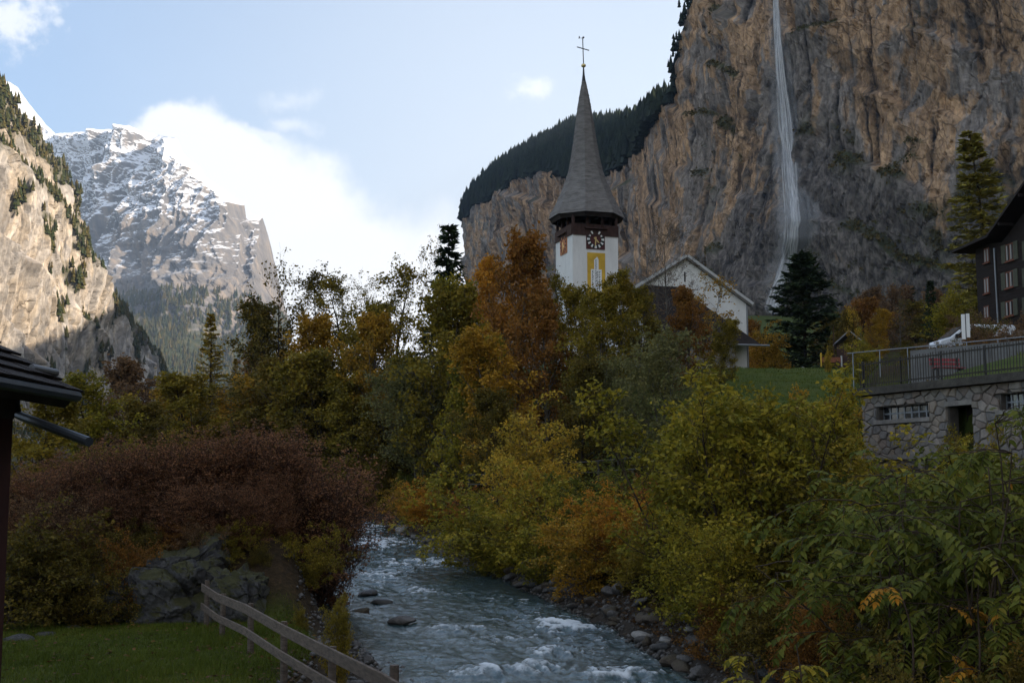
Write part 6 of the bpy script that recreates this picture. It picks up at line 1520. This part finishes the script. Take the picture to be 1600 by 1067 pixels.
# ---------------------------------------------------------------- shrubs
def shrub(label, model, px, d, top, pk_, bk='brown', w=1., group=G3, base=None, name='shrub'): return plant(name, label, 'shrub', model, px, d, top, pk_, bk, w, group, base)
for row in [
 ('red brown twiggy shrub on the rock, at the left end of the row', 'red_twig', 120, 38.3, 712, 'purple', 'red', 1.55, G4),
 ('red brown twiggy shrub above the dark mossy rock', 'red_twig', 190, 37.8, 690, 'purple', 'red', 1.6, G4),
 ('red brown twiggy shrub above the broad rock face', 'red_twig', 265, 38.3, 688, 'purple', 'red', 1.65, G4),
 ('red brown twiggy shrub behind the start of the fence', 'red_twig', 330, 38.8, 676, 'purple', 'red', 1.65, G4),
 ('tallest red brown twiggy shrub in the middle of the row', 'red_twig', 390, 39.8, 668, 'purple', 'red', 1.6, G4),
 ('red brown twiggy shrub overhanging the left shore', 'red_twig', 425, 40.3, 680, 'purple', 'red', 1.6, G4),
 ('red brown twiggy shrub leaning out over the river', 'red_twig', 476, 43.3, 704, 'purple', 'red', 1.5, G4),
 ('second red brown shrub leaning out over the river', 'red_twig', 432, 38.3, 735, 'purple', 'red', 1.2, G4),
 ('dark red brown shrub at the left edge of the lawn', 'red_twig', 40, 36.3, 730, 'purple', 'red', 1.6, G4),
 ('brown shrub between the house wall and the rock', 'red_twig', 75, 34.3, 770, 'brown', 'red', 1.4, G4),
 ('low olive bush hanging over the mossy rock', 'arching_shrub', 200, 36.3, 800, 'dkolive', 'brown', 1.1, G4),
 ('low rusty bush on top of the broad rock face', 'arching_shrub', 285, 36.7, 802, 'russet', 'brown', 1.1, G4),
 ('olive bush hanging over the low rock by the fence', 'arching_shrub', 372, 36.8, 808, 'olive', 'brown', 1.1, G4),
 ('yellow olive bush trailing down to the left shore', 'arching_shrub', 405, 37.8, 815, 'olive', 'brown', 1.0, G4),
 ('yellow olive bush at the water below the leaning shrubs', 'arching_shrub', 448, 39.3, 828, 'olive', 'brown', .85, G4),
 ('low brown bush on top of the dark mossy rock', 'bush', 150, 36.1, 812, 'brown', 'brown', 1.3, G4),
 ('low olive bush above the left part of the broad rock face', 'arching_shrub', 238, 35.9, 822, 'dkolive', 'brown', 1.2, G4),
 ('low brown bush above the right part of the broad rock face', 'bush', 318, 36.1, 815, 'brown', 'brown', 1.2, G4),
 ('olive bush trailing over the rock behind the first fence post', 'arching_shrub', 345, 35.9, 836, 'olive', 'brown', 1.0, G4),
 ('dark bush between the fence and the trailing bush', 'bush', 408, 36.3, 850, 'dkolive', 'brown', 1.0, G4),
 ('thin red brown shrub leaning furthest over the river', 'red_twig', 505, 45.3, 730, 'purple', 'red', 1.2, G4),
 ('red brown twiggy shrub hanging over the broad rock face', 'red_twig', 300, 36.6, 752, 'purple', 'red', 1.7, G4),
 ('red brown twiggy shrub hanging over the dark mossy rock', 'red_twig', 195, 36.5, 760, 'purple', 'red', 1.7, G4),
 ('red brown twiggy shrub hanging down behind the fence start', 'red_twig', 385, 36.9, 758, 'purple', 'red', 1.6, G4),
 ('dark bush hanging in front of the dark mossy rock', 'arching_shrub', 160, 33.2, 872, 'dkolive', 'brown', 1.0, G4),
 ('rusty bush hanging over the left edge of the broad rock face', 'bush', 222, 34.2, 838, 'russet', 'brown', .9, G4),
 ('dark olive bush hanging over the far left rock', 'bush', 70, 33.6, 862, 'dkolive', 'brown', 1.1, G4),
 ('yellow olive bush hanging over the water under the leaning shrubs', 'arching_shrub', 478, 38, 822, 'olive', 'brown', 1.1, G4),
 ('olive bush at the top of the shore left of the trailing bush', 'bush', 425, 36.5, 868, 'dkolive', 'brown', 1.0, G4),
 ('dark olive bush at the far left under the house', 'bush', 30, 32.8, 800, 'dkolive', 'brown', 1.3, G4),
 ('dark bush in the shade left of the mossy rock', 'bush', 110, 33.8, 830, 'dkolive', 'brown', 1.0, G4),
 ('thin yellowing plant at the shore beside the fence', 'sapling', 532, 27, 935, 'olive', 'brown', .6, G4),
 ('small thin plant at the shore below the trailing bush', 'bush', 478, 33.0, 945, 'olive', 'brown', .5, G4),
 # right bank
 ('yellow orange shrub at the river bend', 'arching_shrub', 655, 86, 752, 'gold', 'brown', 1.55),
 ('bright orange shrub above the river bend', 'arching_shrub', 692, 80, 748, 'orange', 'brown', 1.55),
 ('red shrub right of the bright orange one', 'arching_shrub', 742, 71, 758, 'red', 'brown', 1.2),
 ('yellow green arching shrub over the right bank', 'arching_shrub', 795, 56, 742, 'yelgreen', 'brown', 1.45),
 ('small olive shrub under the arching shrub', 'bush', 752, 62, 795, 'olive', 'brown', 1.2),
 ('green arching shrub in the middle of the right bank', 'arching_shrub', 872, 50, 732, 'yelgreen', 'brown', 1.35),
 ('second green shrub right of the green arching one', 'bush', 925, 51, 728, 'green', 'brown', 1.2),
 ('yellow orange shrub reaching low over the bank', 'arching_shrub', 940, 45, 775, 'gold', 'brown', 1.3),
 ('orange red shrub on the middle of the bank', 'arching_shrub', 990, 46, 755, 'orange', 'brown', 1.3),
 ('red shrub behind the yellow maple saplings', 'bush', 985, 52, 752, 'red', 'brown', 1.),
 ('yellow bush under the small yellow tree', 'bush', 850, 56, 700, 'yellow', 'brown', 1.1),
 ('olive bush at the upstream end of the bank', 'bush', 610, 104, 722, 'olive', 'brown', 1.1),
 ('yellow green bush upstream under the grey willow', 'arching_shrub', 555, 116, 712, 'yelgreen', 'brown', 1.3),
 ('dark green bush below the grey willow', 'bush', 640, 93, 735, 'green', 'brown', 1.1),
 ('dark bush on the bank at the head of the river bend', 'bush', 540, 110, 700, 'dkolive', 'brown', 1.5),
 ('olive bush on the bank left of the head of the bend', 'bush', 500, 114, 690, 'olive', 'brown', 1.5),
 ('yellow olive bush on the bank right of the head of the bend', 'bush', 585, 104, 715, 'olive', 'brown', 1.4),
 ('golden bush low beside the bend', 'bush', 618, 98, 764, 'gold', 'brown', .8),
 ('dark bush hiding the back of the van', 'bush', 1556, 73, 497, 'dkolive', 'brown', 1.0, G3),
 ('brown bush in front of the van', 'bush', 1476, 71, 533, 'brown', 'brown', 1.3, G3),
 ('dark bush under the notice board', 'bush', 1515, 69, 536, 'dkolive', 'brown', 1.3, G3),
 ('russet bush on the bank below the chalet', 'bush', 1562, 70, 522, 'russet', 'brown', 1.3, G3),
 ('brown bush at the right edge below the chalet', 'bush', 1602, 68, 512, 'brown', 'brown', 1.4, G3),
 ('dark bush at the end of the garden wall', 'bush', 1432, 66, 542, 'dkolive', 'brown', 1.2, G3),
 ('tall yellow green maple sapling left of the stone building', 'sapling', 1288, 36, 625, 'yelgreen', 'brown', 1.05),
 ('yellow green maple sapling with dark bare stems', 'sapling', 1215, 33, 605, 'yelgreen', 'brown', 1.35),
 ('yellow maple sapling in the middle of the thicket', 'sapling', 1140, 35, 600, 'yelgreen', 'brown', 1.35),
 ('yellow green maple sapling at the left of the thicket', 'sapling', 1075, 38, 615, 'yelgreen', 'brown', 1.3),
 ('olive maple sapling behind the thicket', 'sapling', 1180, 44, 618, 'olive', 'brown', 1.1),
 ('golden maple sapling beside the building corner', 'sapling', 1310, 42, 612, 'gold', 'brown', .8),
 ('russet sapling behind the maple thicket', 'sapling', 1262, 48, 628, 'russet', 'brown', 1.0),
 ('pale yellow green bush low in front of the thicket', 'bush', 1090, 35, 795, 'yelgreen', 'brown', 1.15),
 ('yellow green bush at the foot of the maple saplings', 'bush', 1165, 31.5, 800, 'yelgreen', 'brown', 1.15),
 ('olive bush under the left maple sapling', 'bush', 1020, 41, 812, 'olive', 'brown', 1.2),
 ('rusty bush low on the bank above the white stones', 'bush', 1120, 31, 925, 'russet', 'brown', 1.0),
 ('dark olive bush above the stones of the lower bank', 'bush', 1200, 28, 905, 'dkolive', 'brown', 1.1),
 ('dark rusty bush in the shade under the big green shrub', 'bush', 1262, 26, 920, 'russet', 'brown', .8),
 ('dark green bush in front of the stone building', 'bush', 1420, 33, 785, 'green', 'brown', 1.1),
 ('olive green bush under the strip window', 'bush', 1365, 37, 780, 'olive', 'brown', .9),
 ('yellow green sapling in front of the doorway', 'sapling', 1500, 32, 668, 'olive', 'brown', .7),
 ('olive bush right of the doorway', 'bush', 1570, 29, 735, 'olive', 'brown', 1.0),
 ('green leafy bush hiding the foot of the stone building', 'arching_shrub', 1395, 30, 716, 'green', 'brown', 1.5, G3),
 ('olive leafy bush under the ledge of the stone building', 'arching_shrub', 1455, 29, 704, 'olive', 'brown', 1.5, G3),
 ('yellow green leafy bush below the doorway', 'arching_shrub', 1525, 28, 682, 'yelgreen', 'brown', 1.4, G3),
 ('green leafy bush at the right edge below the second window', 'arching_shrub', 1590, 27, 672, 'green', 'brown', 1.4, G3),
 ('dark leafy bush at the lower right corner', 'bush', 1560, 19, 990, 'dkolive', 'brown', .9),
 ('dark olive bush at the right edge', 'arching_shrub', 1625, 22, 800, 'dkolive', 'brown', .9),
 ('dark green bush in the lower right shade', 'bush', 1420, 19, 1020, 'dkolive', 'brown', .8),
 ('brown bush behind the yellow sprig', 'bush', 1345, 23, 960, 'dkolive', 'brown', .8),
]: shrub(*row)
for y_, e_, h_, mdl, pk_, lb in [(32.5, 2.4, 1.5, 'bush', 'olive', 'low olive bush overhanging the white waterline stones'), (36, 2.0, 1.3, 'arching_shrub', 'gold', 'low golden bush at the water below the maple thicket'), (39.5, 1.9, 1.3, 'bush', 'dkolive', 'low dark bush at the water below the maple thicket'), (43, 1.8, 1.5, 'arching_shrub', 'olive', 'low olive bush arching over the water beside the white rapid'), (47, 1.8, 1.6, 'arching_shrub', 'yelgreen', 'low yellow green bush at the water above the white rapid'), (51.5, 1.8, 1.5, 'bush', 'gold', 'low golden bush at the water below the arching shrubs'), (56.5, 1.9, 1.7, 'arching_shrub', 'olive', 'low olive bush at the water below the path railing'), (62, 2., 1.7, 'arching_shrub', 'dkolive', 'low dark bush at the water upstream of the path railing'), (68, 2., 1.6, 'bush', 'olive', 'low olive bush at the water near the boulder at the bend')]:
    x_ = float(xr(y_)) + e_; z_ = gz(x_, y_); q_ = proj((x_, y_, z_ + h_)); shrub(lb, mdl, q_[0], y_, q_[1], pk_, 'brown', 1.25)
# the nearest shrubs carry leaves that can be told apart: each large leaf is an object of its own
lf = np.array([(0, 0, 0), (.25, .22, .03), (.20, .55, .035), (0, 1, -.06), (-.20, .55, .035), (-.25, .22, .03), (0, .5, -.02)])
leaf_me = {}
for key in ('green', 'yelgreen', 'orange'):
    for t in range(3):
        me = np_mesh('leaf', lf, np.array([(0, 1, 6), (1, 2, 6), (2, 3, 6), (3, 4, 6), (4, 5, 6), (5, 0, 6)]), {'tint': np.full(7, (.25, .5, .8)[t])}); me.materials.append(LM[key]); leaf_me[key, t] = me
def spray_shrub(label, px, d, top, seed, sprays, hue, spread, length, leaf, loose=0):
    """stems with long drooping compound sprays of big paired leaflets"""
    rng = random.Random(seed); p = P(px, 800, d); z0 = gz(p.x, d) - .15; H = P(px, top, d).z - z0
    t = thing('leafy_shrub', label, 'shrub', (p.x, d, z0), 0, 'big leaved shrubs at the lower right'); segs = []; rest = []; nl_ = 0; lv = []
    for s in range(7):
        az = rng.random() * 6.28; d0 = Vector((math.cos(az) * .3, math.sin(az) * .3, 1)).normalized()
        pts, _ = grow_limb(rng, Vector((rng.gauss(0, .25), rng.gauss(0, .25), 0)), d0, H * rng.uniform(.75, 1.), .035, .01, 8, .1, .0, segs)
        for q in range(sprays // 7):
            k_ = rng.randint(2, 8); a = pts[k_]; az = rng.gauss(-math.pi / 2 if rng.random() < .6 else rng.random() * 6.28, .9)
            dv = Vector((math.cos(az), math.sin(az), .35)).normalized(); L_ = spread * rng.uniform(.5, 1.1)
            bp, bd = grow_limb(rng, a, dv, L_, .012, .005, 6, .1, -.10, segs)
            for w in range(3):
                kk = rng.randint(2, 6); a2 = bp[kk]; dv2 = (bd[min(kk, 5)] + Vector((rng.gauss(0, .6), rng.gauss(0, .6), rng.gauss(-.1, .2)))).normalized()
                cp, cd = grow_limb(rng, a2, dv2, length * rng.uniform(.7, 1.2), .006, .003, 6, .05, -.16, segs)
                for i in range(6):
                    for sd_ in (-1, 1) + ((0,) if i == 5 else ()):
                        side = cd[i].cross(Vector((0, 0, 1))).normalized() * sd_
                        ax = (cd[i] * .55 + side + Vector((0, 0, -.35 + rng.gauss(0, .15)))).normalized(); nr = (Vector((0, 0, 1)) + Vector((rng.gauss(0, .25), rng.gauss(0, .25), 0))); sdv = ax.cross(nr).normalized(); nr = sdv.cross(ax)
                        s_ = leaf * rng.uniform(.75, 1.2); M = Matrix(((sdv.x, ax.x, nr.x, cp[i + 1].x), (sdv.y, ax.y, nr.y, cp[i + 1].y), (sdv.z, ax.z, nr.z, cp[i + 1].z), (0, 0, 0, 1))) @ Matrix.Scale(s_, 4)
                        lv.append(M)
    V, F = tubes_np(segs, 4); st = link('stems', np_mesh('stems', V, F, smooth=True), BK['brown'], t)
    # nearest leaves singly, the rest as one part
    lv.sort(key=lambda M: M.translation.y)
    step = max(1, int(len(lv) * .55 / 260)); single = lv[:260 * step:step]; sset = set(id(M) for M in single)
    for M in single:
        key = hue if rng.random() < .93 else ('orange' if rng.random() < .5 else 'yelgreen')
        o = link('leaf', leaf_me[key, rng.randrange(3)], None, t); o.matrix_local = M
    rest = [M for M in lv if id(M) not in sset]
    if rest:
        A = np.array([[list(r_) for r_ in M] for M in rest]); vv = np.einsum('nij,kj->nki', A[:, :3, :3], lf) + A[:, None, :3, 3]
        f0 = np.array([(0, 1, 6), (1, 2, 6), (2, 3, 6), (3, 4, 6), (4, 5, 6), (5, 0, 6)]); ff = (np.arange(len(rest))[:, None, None] * 7 + f0[None]).reshape(-1, 3)
        tag(link('foliage', np_mesh('foliage', vv.reshape(-1, 3), ff, {'tint': np.repeat(np.array([rng.random() for _ in rest]), 7)}), LM[hue], t), kind='stuff')
    return t
spray_shrub('big green shrub with long drooping leaf sprays in the lower right', 1385, 22.5, 712, 1, 84, 'green', 1.7, .62, .19)
spray_shrub('big green shrub with drooping sprays at the right edge', 1535, 21, 655, 2, 84, 'green', 1.8, .6, .19)
spray_shrub('yellow green sprig low beside the river bank', 1285, 19.5, 965, 3, 28, 'yelgreen', .55, .38, .13)
spray_shrub('small shrub with orange leaf sprays among the dark bushes', 1455, 20, 880, 4, 14, 'orange', .7, .4, .13)
spray_shrub('middle green shrub behind the drooping sprays', 1460, 26, 690, 5, 84, 'green', 1.9, .6, .2)
# ---------------------------------------------------------------- fallen leaves on the right bank
r = np.random.default_rng(55); n = 42000
yy = 20 + 80 * r.random(n) ** 1.3; ee = .15 + 13 * r.random(n) ** 1.9; xx = xr(yy) + ee; zz5 = ground_z(xx, yy) + .02 + .03 * r.random(n)
n2 = 1600; yl = 21 + 13.5 * r.random(n2); xl_ = xl(yl) - 1.2 - 12 * r.random(n2) ** 1.4; xx = np.concatenate([xx, xl_]); yy = np.concatenate([yy, yl]); zz5 = np.concatenate([zz5, ground_z(xl_, yl) + .06])
sites = np.stack([xx, yy, zz5], -1); V, F, t = leaves_np(sites, 1, .09, .0, 9, 0., 'rhomb', .85)
tag(link('fallen_leaves', np_mesh('fallen_leaves', V, F, {'tint': t}), leaf_mat('fallen_leaf', [(.03, .018, .010), (.075, .04, .018), (.13, .065, .02), (.16, .10, .03)], .1)), kind='stuff', label='brown fallen leaves covering the right bank and scattered on the lawn')
# undergrowth: short dark twigs and weeds on both banks
n = 11000; yy = 22 + 85 * r.random(n); right = r.random(n) < .75; ee = .8 + 12 * r.random(n); xx = np.where(right, xr(yy) + ee, xl(yy) - ee * .8); k_ = right | (yy > 38.5); xx, yy = xx[k_], yy[k_]
tuft_field('undergrowth', np.stack([xx, yy, ground_z(xx, yy) + .15], -1), .16 + .16 * r.random(len(xx)), leaf_mat('undergrowth_leaves', [(.012, .014, .005), (.035, .033, .009), (.07, .05, .012), (.11, .06, .014)], .2), 57, 10, 'weeds and low brambles under the trees on both banks')
n = 1500; ii = RS
# ---------------------------------------------------------------- air
if HAZE:
    hz = MB().box((-3300, -1400, -60), (1500, 10600, 3600)).build('haze', None)
    m, b = new_mat('valley_air'); v_ = b.n('ShaderNodeVolumePrincipled'); v_.inputs['Color'].default_value = (.60, .77, 1, 1); v_.inputs['Density'].default_value = HAZE; v_.inputs['Anisotropy'].default_value = .25
    o = b.n('ShaderNodeOutputMaterial'); b.link(v_.outputs[0], o.inputs['Volume']); hz.data.materials.append(m); tag(hz, kind='stuff', label='thin blue haze filling the valley')
for o in COL.objects:
    if o.type == 'MESH' and len(o.data.vertices) > 0 and o.get('kind') is None and o.parent is None and not o.get('category'): print('untagged', o.name)
print('total', round(time.time() - T0, 1), 'tris', sum(len(m.polygons) * 2 for m in bpy.data.meshes))
